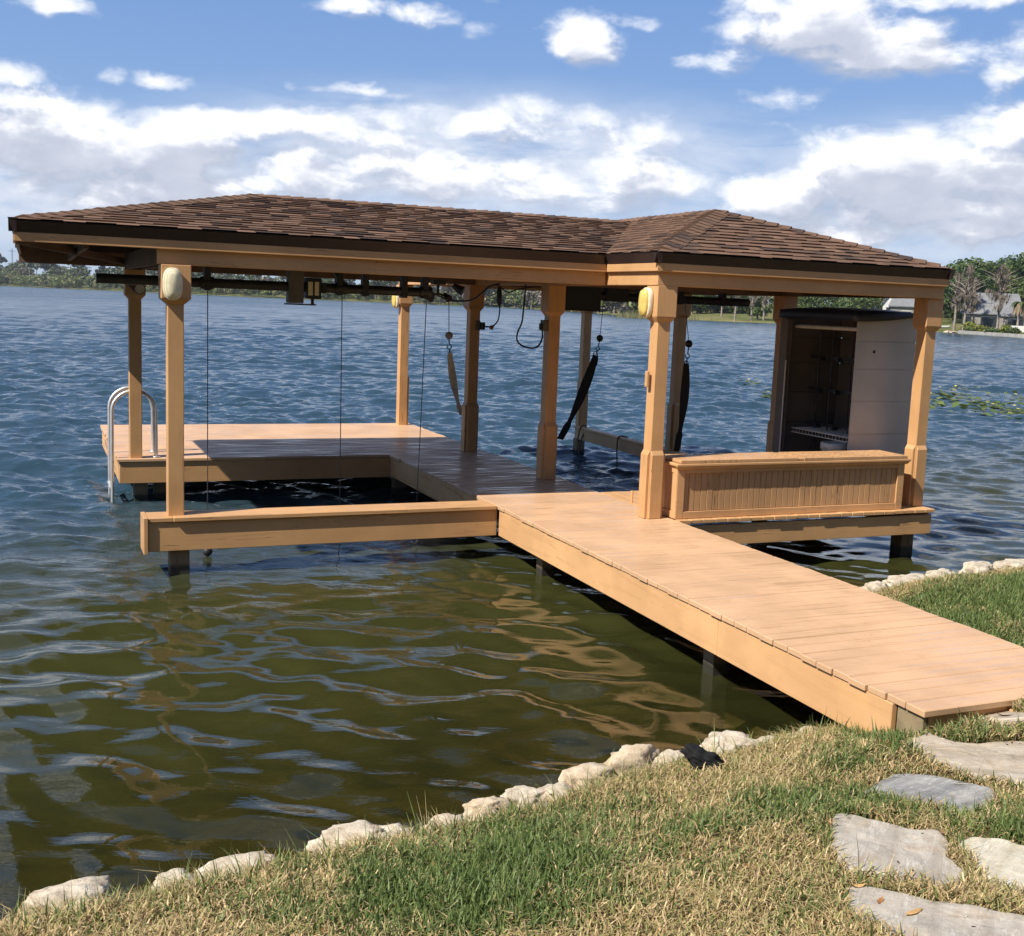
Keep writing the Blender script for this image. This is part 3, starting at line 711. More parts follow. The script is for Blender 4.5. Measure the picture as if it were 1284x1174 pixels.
# ================================================================== WALKWAY
WK = empty('walkway', (4.9, 7.2, 0), 'tan painted plank walkway running from the grassy bank out to the boathouse', 'walkway')
def wbuild(mb, name, m, bevel=.004): return mb.build(name, m, WK, bevel=bevel)
mb = MB()
n_b = 41; yy = np.linspace(4.27, 10.155, n_b+1)
for i in range(n_b):
    a, b = yy[i]+.002+rnd.uniform(0, .0025), yy[i+1]-.002-rnd.uniform(0, .002)
    f0 = np.interp(.5*(a+b), [4.27, 4.5, 4.7, 10.1], [4.208, 4.196, 4.180, 4.236]); f1 = np.interp(.5*(a+b), [4.27, 10.1], [5.672, 5.645])
    e0, e1 = rnd.uniform(-.005, .005), rnd.uniform(-.005, .005); h_ = [DK+rnd.uniform(-.002, .002) for _ in range(4)]
    if 0 < i < 3: e0 += .004
    p = [(f0+e0, a), (f1+e1, a), (f1+e1, b), (f0+e0, b)]
    mb.hexa([(x, y, DK-.037) for x, y in p]+[(x, y, z_) for (x, y), z_ in zip(p, h_)])
wbuild(mb, 'deck_board', M['deck'])
def slant(x0a, x0b, y0, y1, z0, z1, th): return [(x0a, y0, z0), (x0a+th, y0, z0), (x0b+th, y1, z0), (x0b, y1, z0), (x0a, y0, z1), (x0a+th, y0, z1), (x0b+th, y1, z1), (x0b, y1, z1)]
xe = lambda y: np.interp(y, [4.27, 10.1], [4.178, 4.236])+.014
for a, b in ((4.50, 6.19), (6.194, 9.08), (9.084, 10.16)): wbuild(MB().hexa(slant(xe(a), xe(b), a, b, .240, .5015, .038)), 'side_board', M['side'])
wbuild(MB().hexa(slant(5.62, 5.60, 4.4, 9.1, .240, .5015, .038)), 'side_board', M['side'])
wbuild(MB().box(4.26, 5.64, 4.30, 4.34, .30, .500), 'joist', M['paint_x'])
for y in [4.58]+list(np.arange(5.4, 10, .9)): wbuild(MB().box(4.26, 5.60, y, y+.04, .25, .5), 'joist', M['raw'])
wbuild(MB().box(4.222, 4.255, 4.30, 4.49, .36, .500), 'end_blocking', M['raw'])
wbuild(MB().box(4.80, 5.80, 4.19, 4.285, .450, .485), 'step_board', M['paint_x'])
for x, y in ((4.44, 9.44), (4.42, 6.50), (5.45, 9.0), (5.45, 6.5), (5.4, 5.3)):
    wbuild(MB().box(x-.065, x+.065, y-.065, y+.065, -1.5, .25), 'piling', M['pile'], .006)

# ================================================================== STORAGE BENCH
BN = empty('storage_bench', (7.05, 9.35, DK), 'long tan box bench with a beadboard front and two hinged lids between two posts', 'bench')
bx0, bx1, by0, by1, bz0, bz1 = 5.665, 8.43, 9.165, 9.60, DK+.003, 1.055
mb = MB()
nb = 38; w_ = (bx1-bx0-.16)/nb
for i in range(nb):
    a = bx0+.08+i*w_; mb.box(a+.002, a+w_-.003, by0+.022+rnd.uniform(-.001, .002), by0+.034, bz0+.07, bz1-.07)
mb.build('front_panel', M['bead'], BN, bevel=.0025)
mb = MB().box(bx0+.02, bx1-.02, by0+.0345, by1-.01, bz0+.01, bz1-.005)
mb.build('box_body', M['bench_x'], BN)
mb = MB().box(bx0, bx0+.085, by0, by0+.022, bz0, bz1).box(bx1-.085, bx1, by0, by0+.022, bz0, bz1).box(bx0+.087, bx1-.087, by0+.001, by0+.021, bz0, bz0+.068).box(bx0+.087, bx1-.087, by0+.001, by0+.021, bz1-.07, bz1)
mb.box(bx0-.006, bx0+.0, by0+.004, by0+.07, bz0, bz1).box(bx0-.006, bx0, by1-.08, by1, bz0, bz1).box(bx0-.006, bx0, by0+.072, by1-.082, bz1-.07, bz1).box(bx0-.006, bx0, by0+.072, by1-.082, bz0, bz0+.07)
mb.build('face_frame', M['bench_x'], BN, bevel=.004)
mb = MB()
for i in range(4):
    a = by0+.075+i*(by1-by0-.16)/4; mb.box(bx0+.004, bx0+.018, a+.002, a+(by1-by0-.16)/4-.002, bz0+.07, bz1-.07)
mb.build('side_panel', M['bead'], BN, bevel=.002)
mb = MB().box(bx0-.035, bx1+.045, by0-.04, by1, bz1+.001, bz1+.028)
mb.hexa([(bx0-.014, by0-.016, bz1-.030), (bx1+.02, by0-.016, bz1-.030), (bx1+.02, by0-.002, bz1-.030), (bx0-.014, by0-.002, bz1-.030), (bx0-.03, by0-.034, bz1), (bx1+.04, by0-.034, bz1), (bx1+.04, by0-.002, bz1), (bx0-.03, by0-.002, bz1)])
mb.build('top_molding', M['bench_x'], BN, bevel=.005)
for a, b, tl in ((bx0+.01, 7.035, .0), (7.105, bx1-.005, .006)):
    mb = MB(); n = 10; ww = (b-a)/n
    for i in range(n): mb.box(a+i*ww+.0012, a+(i+1)*ww-.0012, by0-.022, by1-.03, bz1+.034, bz1+.062+rnd.uniform(-.001, .001))
    mb.box(a, b, by0-.036, by0-.0235, bz1+.030, bz1+.061)
    mb.build('lid', M['bead'], BN, bevel=.002)
MB().box(7.04, 7.10, by0-.03, by1-.02, bz1+.030, bz1+.056).build('lid_divider', M['bench_x'], BN, bevel=.003)
mb = MB(); a = 5.67
for w_ in (.62, 1.1, .75, .66):
    if a < 8.8: mb.box(a, min(a+w_-.006, 8.85), 9.088+rnd.uniform(-.006, .006), 9.150, DK+.0035, DK+.012)
    a += w_

# ================================================================== SHED
SHD = empty('storage_shed', (8.5, 10.4, DK), 'tall taupe resin storage shed with a dark lid and its doors open', 'shed')
sx0, sx1, sy0, sy1, sz0, sz1 = 8.17, 8.80, 9.76, 11.02, DK+.004, 2.51
mb = MB(); z0 = sz0
hs = [.36, .36, .36, .35, .30, .24]
for h_ in hs:
    mb.box(sx0, sx1+.18, sy0, sy0+.022, z0+.006, min(z0+h_-.006, sz1)); z0 += h_
mb.box(sx0+.002, sx1+.178, sy0+.006, sy0+.02, sz0, sz1)
mb.hexa([(sx0+.15, sy0+.001, sz1-.02), (sx1+.18, sy0+.001, sz1-.02), (sx1+.18, sy0+.021, sz1-.02), (sx0+.15, sy0+.021, sz1-.02), (sx0+.15, sy0+.001, sz1-.015), (sx1+.18, sy0+.001, sz1+.06), (sx1+.18, sy0+.021, sz1+.06), (sx0+.15, sy0+.021, sz1-.015)])
mb.build('side_wall', M['resin'], SHD, bevel=.006, seg=2)
mb = MB().tube([(sx0+.24, sy0-.003, 2.165), (sx0+.24, sy0+.001, 2.165)], .018, 12); mb.build('hole_plug', M['black'], SHD)
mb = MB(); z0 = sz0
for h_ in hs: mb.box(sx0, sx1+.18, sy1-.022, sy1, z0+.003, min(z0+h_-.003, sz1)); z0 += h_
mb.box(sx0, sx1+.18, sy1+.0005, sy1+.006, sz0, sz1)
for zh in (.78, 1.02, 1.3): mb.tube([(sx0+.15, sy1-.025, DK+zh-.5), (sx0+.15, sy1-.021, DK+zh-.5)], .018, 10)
mb.build('side_wall', M['resin_shade'], SHD, bevel=.003)
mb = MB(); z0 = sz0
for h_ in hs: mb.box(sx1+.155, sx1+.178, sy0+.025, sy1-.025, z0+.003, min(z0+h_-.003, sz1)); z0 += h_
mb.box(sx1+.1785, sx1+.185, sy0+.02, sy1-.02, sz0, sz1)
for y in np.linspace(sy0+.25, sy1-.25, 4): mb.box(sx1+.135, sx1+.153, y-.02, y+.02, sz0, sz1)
mb.build('back_wall', M['resin_shade'], SHD, bevel=.003)
MB().box(sx0+.002, sx1+.15, sy0+.024, sy1-.024, sz0, .695).build('floor_panel', M['resin_shade'], SHD)
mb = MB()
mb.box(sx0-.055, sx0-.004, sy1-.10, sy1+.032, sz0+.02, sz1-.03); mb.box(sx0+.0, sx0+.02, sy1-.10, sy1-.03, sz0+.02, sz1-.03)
d_ = mb.build('door', M['resin_shade'], SHD, bevel=.006)
MB().tube([(sx0-.05, sy1-.108, 2.0), (sx0-.05, sy1-.108, .8)], .008, 8).build('door_edge', M['white'], d_)
# curved dark lid
mb = MB(); vs = []; nx_, ny_ = 10, 14
for layer in (0, 1):
    for i in range(nx_+1):
        for j in range(ny_+1):
            u_, v_ = i/nx_, j/ny_; x = sx0-.07+u_*(sx1+.28-sx0); y = sy0-.05+v_*(sy1-sy0+.10)
            edge = min(1, 5*min(u_, 1-u_, v_, 1-v_))
            h_ = 2.588+.012*math.sin(math.pi*v_)+.012*math.sin(math.pi*u_)+.018*edge
            vs.append((x, y, h_ if layer else 2.485+.09*u_*u_))
n1_ = (nx_+1)*(ny_+1); id_ = lambda l, i, j: l*n1_+i*(ny_+1)+j; fs = []
for i in range(nx_):
    for j in range(ny_):
        fs.append((id_(1, i, j), id_(1, i+1, j), id_(1, i+1, j+1), id_(1, i, j+1))); fs.append((id_(0, i, j), id_(0, i, j+1), id_(0, i+1, j+1), id_(0, i+1, j)))
for i in range(nx_): fs += [(id_(0, i, 0), id_(0, i+1, 0), id_(1, i+1, 0), id_(1, i, 0)), (id_(0, i+1, ny_), id_(0, i, ny_), id_(1, i, ny_), id_(1, i+1, ny_))]
for j in range(ny_): fs += [(id_(0, 0, j+1), id_(0, 0, j), id_(1, 0, j), id_(1, 0, j+1)), (id_(0, nx_, j), id_(0, nx_, j+1), id_(1, nx_, j+1), id_(1, nx_, j))]
mb.add(vs, fs, None, True); mb.build('shed_lid', M['navy'], SHD)
# white top rail, wire shelf, tool brackets inside
MB().tube([(sx0+.12, sy0+.03, 2.40), (sx0+.12, sy1-.03, 2.40)], .024, 10).build('hanging_rail', M['white'], SHD)
mb = MB(); zs = 1.20
for x in np.linspace(sx0+.16, sx1+.13, 12): mb.tube([(x, sy0+.03, zs), (x, sy1-.03, zs)], .0035, 5, False)
mb.tube([(sx0+.16, sy0+.03, zs-.05), (sx0+.16, sy1-.03, zs-.05)], .006, 6); mb.tube([(sx0+.16, sy0+.03, zs), (sx0+.16, sy1-.03, zs)], .008, 6)
for y in np.linspace(sy0+.06, sy1-.06, 20): mb.tube([(sx0+.16, y, zs-.05), (sx0+.16, y, zs+.004), (sx1+.13, y, zs+.004)], .0035, 5, False)
mb.build('wire_shelf', M['white'], SHD)
mb = MB()
for zb_ in (2.03, 1.66, 1.25):
    mb.box(sx0+.34, sx0+.36, sy0+.1, sy1-.06, zb_, zb_+.035)
    for y in (10.1, 10.4, 10.7): mb.box(sx0+.28, sx0+.36, y, y+.03, zb_-.02, zb_+.03)
for y in (10.25, 10.62, 10.85): mb.tube([(sx0+.38, y, sz0), (sx0+.38, y, sz1-.1)], .009, 8)
mb.build('tool_rack', M['steel'], SHD)
# bucket standing inside the shed
bx_, by_, bz_ = 8.415, 10.28, .697
BK = empty('bucket', (bx_, by_, bz_), 'white plastic bucket standing inside the open shed behind the bench', 'bucket')
MB().lathe([(.0, .004), (.125, .004), (.15, .36), (.156, .362), (.158, .33), (.166, .33), (.166, .40), (.157, .412), (.148, .41), (.142, .36), (.12, .02), (0, .02)], (bx_, by_, bz_), 28).build('bucket_body', M['white'], BK)
MB().tube([(bx_+.168*math.cos(a_), by_-.168*math.sin(a_), bz_+.36-.06*math.sin(a_)) for a_ in np.linspace(0, math.pi, 14)], .004, 6).build('handle', M['galv'], BK)

# ================================================================== LADDER
LD = empty('dock_ladder', (.87, 14.4, DK), 'bent aluminium swim ladder with two hooped handrails at the platform edge', 'ladder')
for y, x_in in ((13.98, 1.36), (14.46, 1.37)):
    pts = [(.865, y, -.95), (.865, y, .3), (.868, y, 1.10)]
    for a_ in np.linspace(0, math.pi, 15)[1:-1]: pts.append((1.115-.247*math.cos(a_), y, 1.10+.235*math.sin(a_)))
    pts += [(x_in, y, 1.08), (x_in+.004, y, DK+.006)]
    h_ = MB().tube(pts, .021, 12).build('handrail', M['alu'], LD)
    MB().lathe([(.0, .012), (.045, .012), (.05, .002), (.0, .002)], (x_in+.004, y, DK+.001), 16).build('foot_plate', M['alu'], h_)
for z_ in (.18, -.12, -.42): MB().box(.835, .895, 14.0, 14.44, z_-.012, z_+.012).build('tread', M['alu'], LD, bevel=.004)

# ================================================================== BULKHEAD LIGHTS
def bulkhead(c, axis, label, lens):
    "oval bulkhead light, its back on the post face; axis: 'y' faces the shore, 'x' faces left"
    o = empty('dock_light', c, label, 'wall light', 'oval lights on the dock posts')
    def oval(prof, n=40):
        vs = []
        for hw, hh, dd in prof:
            for j in range(n):
                a_ = 2*math.pi*j/n; cx = math.copysign(abs(math.cos(a_))**.75, math.cos(a_))*hw; cz = math.copysign(abs(math.sin(a_))**.75, math.sin(a_))*hh
                vs.append((c[0]+cx, c[1]-dd, c[2]+cz) if axis == 'y' else (c[0]-dd, c[1]-cx, c[2]+cz))
        k = len(prof); return vs, [(i*n+j, i*n+(j+1) % n, (i+1)*n+(j+1) % n, (i+1)*n+j) for i in range(k-1) for j in range(n)]
    v, f = oval([(.078, .136, .0), (.082, .14, .012), (.082, .14, .040), (.074, .132, .046), (.066, .124, .046), (.06, .118, .03)])
    MB().add(v, f, None, True).build('light_rim', M['rim'], o)
    v, f = oval([(.069, .127, .038), (.068, .125, .058), (.058, .114, .080), (.054, .110, .0785), (.050, .107, .082), (.028, .078, .092), (.001, .004, .094)])
    MB().add(v, f, None, True).build('lens', lens, o)
    return o
bulkhead((1.135, 10.205, 2.585), 'y', 'oval cream wall light on the front of the leftmost post', M['lens_c'])
bulkhead((5.365, 9.37, 2.590), 'x', 'oval yellowed wall light on the post beside the walkway', M['lens'])
bulkhead((5.328, 17.19, 2.52), 'x', 'small looking yellow wall light on the far sunlit platform post', M['lens'])

# ================================================================== BOAT LIFT
LF = empty('boat_lift', (2.2, 10.95, 2.61), 'dark steel boat lift pipe hung under the roof with motor and long cables', 'boat lift')
MB().tube([(.556, 10.95, 2.615), (3.70, 10.95, 2.608)], .045, 14).build('drive_pipe', M['steel'], LF)
for x in (1.53, 2.79, 3.05, 3.45, 3.67): MB().box(x-.03, x+.03, 10.90, 11.0, 2.545, 2.80).build('hanger', M['steel'], LF, bevel=.004)
MB().bar((2.74, 10.95, 2.80), (2.83, 10.95, 2.66), .03, .05).build('hanger', M['steel'], LF, bevel=.004)
for x in (1.53, 2.81, 3.68): MB().tube([(x-.06, 10.95, 2.613), (x+.06, 10.95, 2.613)], .058, 14).build('cable_drum', M['steel'], LF)
g_ = MB().box(2.285, 2.43, 10.88, 11.02, 2.455, 2.80).build('gearbox', M['grey'], LF, bevel=.008)
mb = MB().box(2.455, 2.60, 10.87, 11.01, 2.50, 2.70).box(2.60, 2.66, 10.90, 10.98, 2.56, 2.66); mo = mb.build('motor', M['black'], LF, bevel=.008)
mb = MB().box(2.468, 2.512, 10.862, 10.869, 2.535, 2.665).box(2.532, 2.572, 10.862, 10.869, 2.535, 2.665); mb.build('motor_label', M['rim'], mo, bevel=.002)
mb = MB().box(2.26, 2.56, 10.92, 10.98, 2.438, 2.452).tube([(2.53, 10.95, 2.452), (2.53, 10.95, 2.50)], .016, 8); mb.build('mounting_plate', M['black'], LF)
for x, xb, zb in ((1.53, 1.535, .02), (2.81, 2.83, -.3), (3.68, 3.63, .10)):
    MB().tube([(x, 10.90, 2.61), (.5*(x+xb), 10.905, 1.3), (xb, 10.91, zb)], .0045, 6).build('lift_cable', M['wire'], LF)
def ball(mb, c, r): return mb.lathe([(r*math.sin(a_), -r*math.cos(a_)) for a_ in np.linspace(0.02, math.pi-.02, 14)], c, 18)
b_ = MB(); ball(b_, (1.535, 10.91, .055), .047); b_.tube([(1.535, 10.91, .09), (1.535, 10.91, .16)], .014, 8); b_.build('cable_stop', M['steel'], LF)
b_ = MB().tube([(3.63, 10.91, .10), (3.66, 10.91, .06), (3.62, 10.91, .02), (3.59, 10.91, .05)], .012, 8); b_.build('cable_hook', M['galv'], LF)
# lifting slings hanging on their own cables
def sling(cab, bl, hk, end, label, mband, mball, w=.05, sag=(0, 0, 0)):
    o = empty('lifting_sling', cab, label, 'sling', 'lifting slings on cables in the slips')
    cab, bl, hk, end = [np.array(q, float) for q in (cab, bl, hk, end)]
    MB().tube([cab, bl], .005, 6).build('cable', M['wire'], o)
    q = MB(); ball(q, bl, .048); q.build('cable_ball', mball, o)
    q = MB().tube([bl-(0, 0, .045), .5*(bl+hk)], .008, 6); r_ = .028
    q.tube([.5*(bl+hk)+(r_*math.sin(a_), 0, -r_+r_*math.cos(a_)) for a_ in np.linspace(0, 5.4, 16)], .007, 6); q.tube([.5*(bl+hk)-(0, 0, .05), hk], .007, 6); q.build('hook', M['steel'], o)
    n = 26; vs = []; d_ = end-hk
    sd_ = np.cross(d_, np.array([.35, .93, 0])); sd_ /= np.linalg.norm(sd_)
    for k in range(n+1):
        t_ = k/n; p = hk+d_*t_+np.array(sag)*4*t_*(1-t_); tw = sd_*math.cos(.9*t_)+np.array([.9, -.3, 0])*math.sin(.9*t_)*.6
        ww = w*(.45+.55*math.sin(math.pi*min(1, t_*1.25+.12))) if t_ < .8 else w*.72
        nn = np.array([.3, .8, .05])*.004
        vs += [p-tw*ww/2-nn, p+tw*ww/2-nn, p+tw*ww/2+nn, p-tw*ww/2+nn]
    fs = [(4*i+a_, 4*i+(a_+1) % 4, 4*i+4+(a_+1) % 4, 4*i+4+a_) for i in range(n) for a_ in range(4)]+[(0, 3, 2, 1), (4*n, 4*n+1, 4*n+2, 4*n+3)]
    st = MB().add(vs, fs).build('strap', mband, o)
    q = MB().tube([hk+d_*.02+np.array((w*.35*math.cos(a_), 0, w*.9*math.sin(a_)-.03)) for a_ in np.linspace(0, 2*math.pi, 14)], .007, 6); q.build('strap_loop', mband, o)
    return o
sling((4.665, 13.0, 2.75), (4.688, 13.0, 2.114), (4.706, 13.0, 1.90), (5.46, 14.52, .98), 'pale canvas lifting sling hanging from a grey ball near the dark post', M['web_w'], M['ball_g'], .085, (-.02, 0, -.03))
sling((7.30, 14.0, 2.62), (7.267, 14.0, 2.10), (7.22, 14.0, 1.86), (6.70, 13.95, .70), 'black lifting sling slanting down to the left below a black ball', M['web_b'], M['black'], .12, (.02, 0, -.05))
sling((7.475, 12.2, 2.75), (7.59, 12.2, 2.115), (7.57, 12.2, 1.87), (7.53, 12.25, .75), 'black lifting sling hanging almost straight against the back post', M['web_b'], M['black'], .10, (.03, 0, 0))
# second lift over the far slip: black control box and its pipe
L2 = empty('lift_motor_box', (6.0, 12.3, 2.6), 'large black motor box hung beside the middle post under the roof', 'motor box')
MB().box(5.79, 6.33, 12.2, 12.52, 2.475, 2.80).build('box_shell', M['black'], L2, bevel=.01)
mb = MB().box(5.80, 5.92, 12.185, 12.2, 2.462, 2.474).box(5.95, 6.03, 12.185, 12.2, 2.462, 2.474); mb.build('mounting_strip', M['white'], L2)
mb = MB().tube([(6.33, 12.3, 2.66), (8.5, 12.3, 2.655)], .05, 12).box(6.42, 6.72, 12.24, 12.34, 2.60, 2.78); 
for x in (6.9, 7.47, 8.1): mb.box(x-.03, x+.03, 12.25, 12.35, 2.60, 2.8)
mb.build('drive_pipe', M['steel'], L2)
# pair of small black floodlights and a third under the beam
FLd = empty('floodlight', (3.98, 11.45, 2.66), 'cluster of small black floodlights under the roof by the dark post', 'floodlight')
mb = MB().tube([(3.99, 11.45, 2.74), (3.99, 11.45, 2.60)], .014, 8).tube([(3.92, 11.45, 2.58), (3.99, 11.45, 2.61), (4.06, 11.45, 2.585)], .012, 8).box(3.92, 4.06, 11.4, 11.5, 2.70, 2.75)
mb.build('bracket', M['black'], FLd)
for x, dx in ((3.92, -1), (4.07, 1)): MB().tube([(x, 11.47, 2.60), (x+.02*dx, 11.42, 2.565), (x+.03*dx, 11.40, 2.55)], [.022, .036, .040], 12).build('lamp_head', M['black'], FLd)
MB().tube([(4.16, 11.45, 2.70), (4.22, 11.42, 2.655), (4.255, 11.40, 2.64)], [.03, .045, .05], 12).build('lamp_head', M['black'], FLd)
FB = empty('floodlight', (1.13, 13.86, 2.52), 'round dusty floodlight on the capital of the shaded left back post', 'floodlight')
MB().bar((1.02, 13.868, 2.62), (1.13, 13.85, 2.50), .05, .02).bar((1.24, 13.868, 2.62), (1.13, 13.855, 2.52), .05, .02).build('bracket', M['grey'], FB)
q = MB(); q.tube([(1.165, 13.866, 2.535), (1.17, 13.80, 2.53), (1.172, 13.775, 2.53)], [.04, .06, .066], 18); q.build('lamp_head', M['grey'], FB)
MB().tube([(1.172, 13.776, 2.53), (1.1725, 13.768, 2.53)], .054, 18).build('lens', M['galv'], FB)
# outlet boxes with hanging cords
O1 = empty('outlet_box', (5.36, 11.70, 2.3), 'grey outlet box with a looping black cord on the middle post', 'outlet box')
MB().box(5.335, 5.392, 11.66, 11.76, 2.235, 2.36).build('box_shell', M['grey'], O1, bevel=.006)
MB().box(5.30, 5.334, 11.68, 11.72, 2.25, 2.32).build('plug', M['black'], O1, bevel=.005)
zc = [(5.34, 11.70, 2.235), (5.335, 11.69, 2.15), (5.27, 11.66, 2.06), (5.16, 11.62, 2.045), (5.05, 11.6, 2.07), (4.98, 11.58, 2.13), (4.985, 11.58, 2.22), (5.03, 11.58, 2.33), (5.045, 11.58, 2.5), (5.06, 11.58, 2.75)]
def smooth_path(p, k=5):
    p = [np.array(q, float) for q in p]; p = [p[0]*2-p[1]]+p+[p[-1]*2-p[-2]]; o = []
    for i in range(1, len(p)-2):
        for t_ in np.linspace(0, 1, k, endpoint=False):
            o.append(.5*((2*p[i])+(-p[i-1]+p[i+1])*t_+(2*p[i-1]-5*p[i]+4*p[i+1]-p[i+2])*t_**2+(-p[i-1]+3*p[i]-3*p[i+1]+p[i+2])*t_**3))
    return o+[p[-2]]
MB().tube(smooth_path(zc), .010, 8).build('cord', M['black'], O1)
O2 = empty('outlet_box', (5.40, 13.94, 2.2), 'outlet box with black plugs and a red tag on the dark shaded post', 'outlet box')
MB().box(5.41, 5.47, 13.955, 13.988, 2.16, 2.29).build('box_shell', M['grey'], O2, bevel=.006)
MB().box(5.475, 5.53, 13.93, 13.985, 2.17, 2.27).build('plug', M['black'], O2, bevel=.008)
MB().tube(smooth_path([(5.50, 13.95, 2.22), (5.62, 13.93, 2.22), (5.70, 13.92, 2.30), (5.72, 13.92, 2.45), (5.71, 13.92, 2.52)]), .009, 8).build('cord', M['black'], O2)
MB().tube([(5.71, 13.92, 2.50), (5.71, 13.92, 2.53), (5.705, 13.92, 2.68), (5.705, 13.92, 2.74)], [.02, .034, .036, .02], 12).build('cord_end', M['black'], O2)
MB().hexa([(5.58, 13.925, 2.19), (5.63, 13.925, 2.17), (5.63, 13.928, 2.17), (5.58, 13.928, 2.19), (5.60, 13.925, 2.235), (5.66, 13.925, 2.235), (5.66, 13.928, 2.235), (5.60, 13.928, 2.235)]).build('tag', simple('faded_red_tag', (.34, .14, .10), .6), O2)
CO = MB().tube(smooth_path([(3.72, 10.98, 2.64), (3.80, 11.0, 2.60), (3.98, 11.1, 2.545), (4.2, 11.3, 2.535), (4.45, 11.6, 2.56), (4.66, 11.9, 2.63), (4.85, 12.1, 2.72), (5.0, 12.2, 2.75)]), .010, 8).build('power_cord', M['black'], None, (4.2, 11.3, 2.535))
tag(CO, 'black power cord sagging from the lift pipe towards the dark post', 'cord')
CO = MB().tube(smooth_path([(4.96, 12.2, 2.75), (5.1, 12.3, 2.68), (5.25, 12.5, 2.66), (5.4, 12.6, 2.70), (5.6, 12.6, 2.74)]), .008, 8).build('power_cord', M['black'], None, (5.2, 12.4, 2.68))
tag(CO, 'short black cord looping under the roof between the two middle posts', 'cord')
# loose rope ends on the second slip's rail
RP = MB().tube(smooth_path([(8.50, 17.0, .30), (8.52, 16.95, .505), (8.6, 16.9, .51), (8.5, 16.9, .25), (8.47, 16.9, -.05)]), .012, 6).tube(smooth_path([(8.69, 15.6, .50), (8.52, 15.6, .508), (8.50, 15.6, .3), (8.52, 15.6, .02)]), .012, 6).build('mooring_rope', M['wire'], None, (8.55, 16.5, .4))
tag(RP, 'dark rope ends dangling from the far end of the slip rail', 'rope')

# ================================================================== BANK: ROCKS, FLAGSTONES, GRASS
def ico(sub=4):
    import bmesh
    b = bmesh.new(); bmesh.ops.create_icosphere(b, subdivisions=sub, radius=1)
    v = np.array([x.co[:] for x in b.verts]); f = np.array([[q.index for q in x.verts] for x in b.faces]); b.free(); return v, f
IV, IF = ico(4)
def rock(c, s, seed, label, rot=0.0, rough=1.0):
    v = IV.copy(); n1_ = fbm(v*1.1+seed*3.7, 3, seed)-.5; n2_ = fbm(v*3.2+seed*1.3, 4, seed+50)-.5; n3_ = fbm(v*9+seed, 3, seed+9)-.5
    pit = np.clip(fbm(v*5.5+seed*2.1, 2, seed+77)-.58, 0, 1)
    v = v*(1+1.15*n1_+.6*n2_*rough+.2*n3_*rough-.9*pit*rough)[:, None]
    v[:, 2] = np.where(v[:, 2] > .5, .5+(v[:, 2]-.5)*.3, v[:, 2])
    v = v*np.array(s); ca, sa = math.cos(rot), math.sin(rot)
    v = np.stack([v[:, 0]*ca-v[:, 1]*sa, v[:, 0]*sa+v[:, 1]*ca, v[:, 2]], 1)+np.array(c)
    o = np_mesh('limestone_rock', v, IF, M['rock'], smooth=True, origin=c)
    return tag(o, label, 'rock', 'limestone rocks along the bank')
# photo column, row of the rock's middle, half width in metres (along bank), height, label
ROCKS = [
 (86, 1130, .175, .11, 'long pale rock at the far left end of the bank'),
 (215, 1097, .085, .07, 'small cream rock half buried in dry grass, second rock from the left'),
 (300, 1085, .13, .09, 'whitish rock next to the dry grass tuft, left of the grey flat rock'),
 (445, 1049, .19, .10, 'grey flat topped rock with a slanting edge on the left bank'),
 (560, 1028, .10, .08, 'cream rock pair\'s left half on the middle of the bank'),
 (610, 1008, .10, .09, 'cream rock whose top catches the sun, right of the bank\'s middle pair'),
 (662, 993, .10, .08, 'pale lumpy rock left of the tan boulder'),
 (700, 990, .10, .085, 'pale pitted rock touching the tan boulder\'s left side'),
 (740, 976, .13, .115, 'rounded tan boulder in the middle of the bank'),
 (798, 960, .17, .17, 'tallest white pitted rock on the bank, right of the tan boulder'),
 (843, 962, .09, .10, 'small pale rock between the white rock and the black plastic'),
 (918, 946, .17, .12, 'broad white rock to the right of the crumpled black plastic'),
 (968, 941, .10, .08, 'small low pale rock close to the broad white rock'),
 (1017, 934, .16, .10, 'low tan rock close to the foot of the walkway')]
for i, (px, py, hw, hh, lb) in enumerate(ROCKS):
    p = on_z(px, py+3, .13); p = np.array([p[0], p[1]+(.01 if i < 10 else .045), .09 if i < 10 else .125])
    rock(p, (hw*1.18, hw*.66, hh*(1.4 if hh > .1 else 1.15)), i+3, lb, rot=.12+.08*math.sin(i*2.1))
for i, (px, py, hw, hh, lb) in enumerate([
 (1082, 741, .10, .07, 'little rock beside the walkway on the right hand bank'), (1099, 741, .13, .12, 'knobbly cream rock nearest the walkway on the right hand bank'),
 (1140, 733, .30, .11, 'long low cream rock on the right hand bank'), (1180, 725, .22, .12, 'pinkish rock in the middle of the right hand bank row'),
 (1226, 717, .22, .14, 'humped cream rock on the right hand bank, second from the picture edge'), (1270, 711, .26, .12, 'white rock at the picture edge on the right hand bank')]):
    p = on_z(px, py+2, .16); p[2] = .15
    rock(p, (hw, hw*.6, hh*1.2), i+41, lb, rot=.3)
for i, (x, y) in enumerate([(-.6, 4.33), (-1.1, 4.28), (10.2, 8.2), (10.9, 8.4), (11.7, 8.55), (12.6, 8.8)]): rock((x, y, .12), (.2, .13, .12), i+70, 'pale rock on the bank beyond the edge of the view')

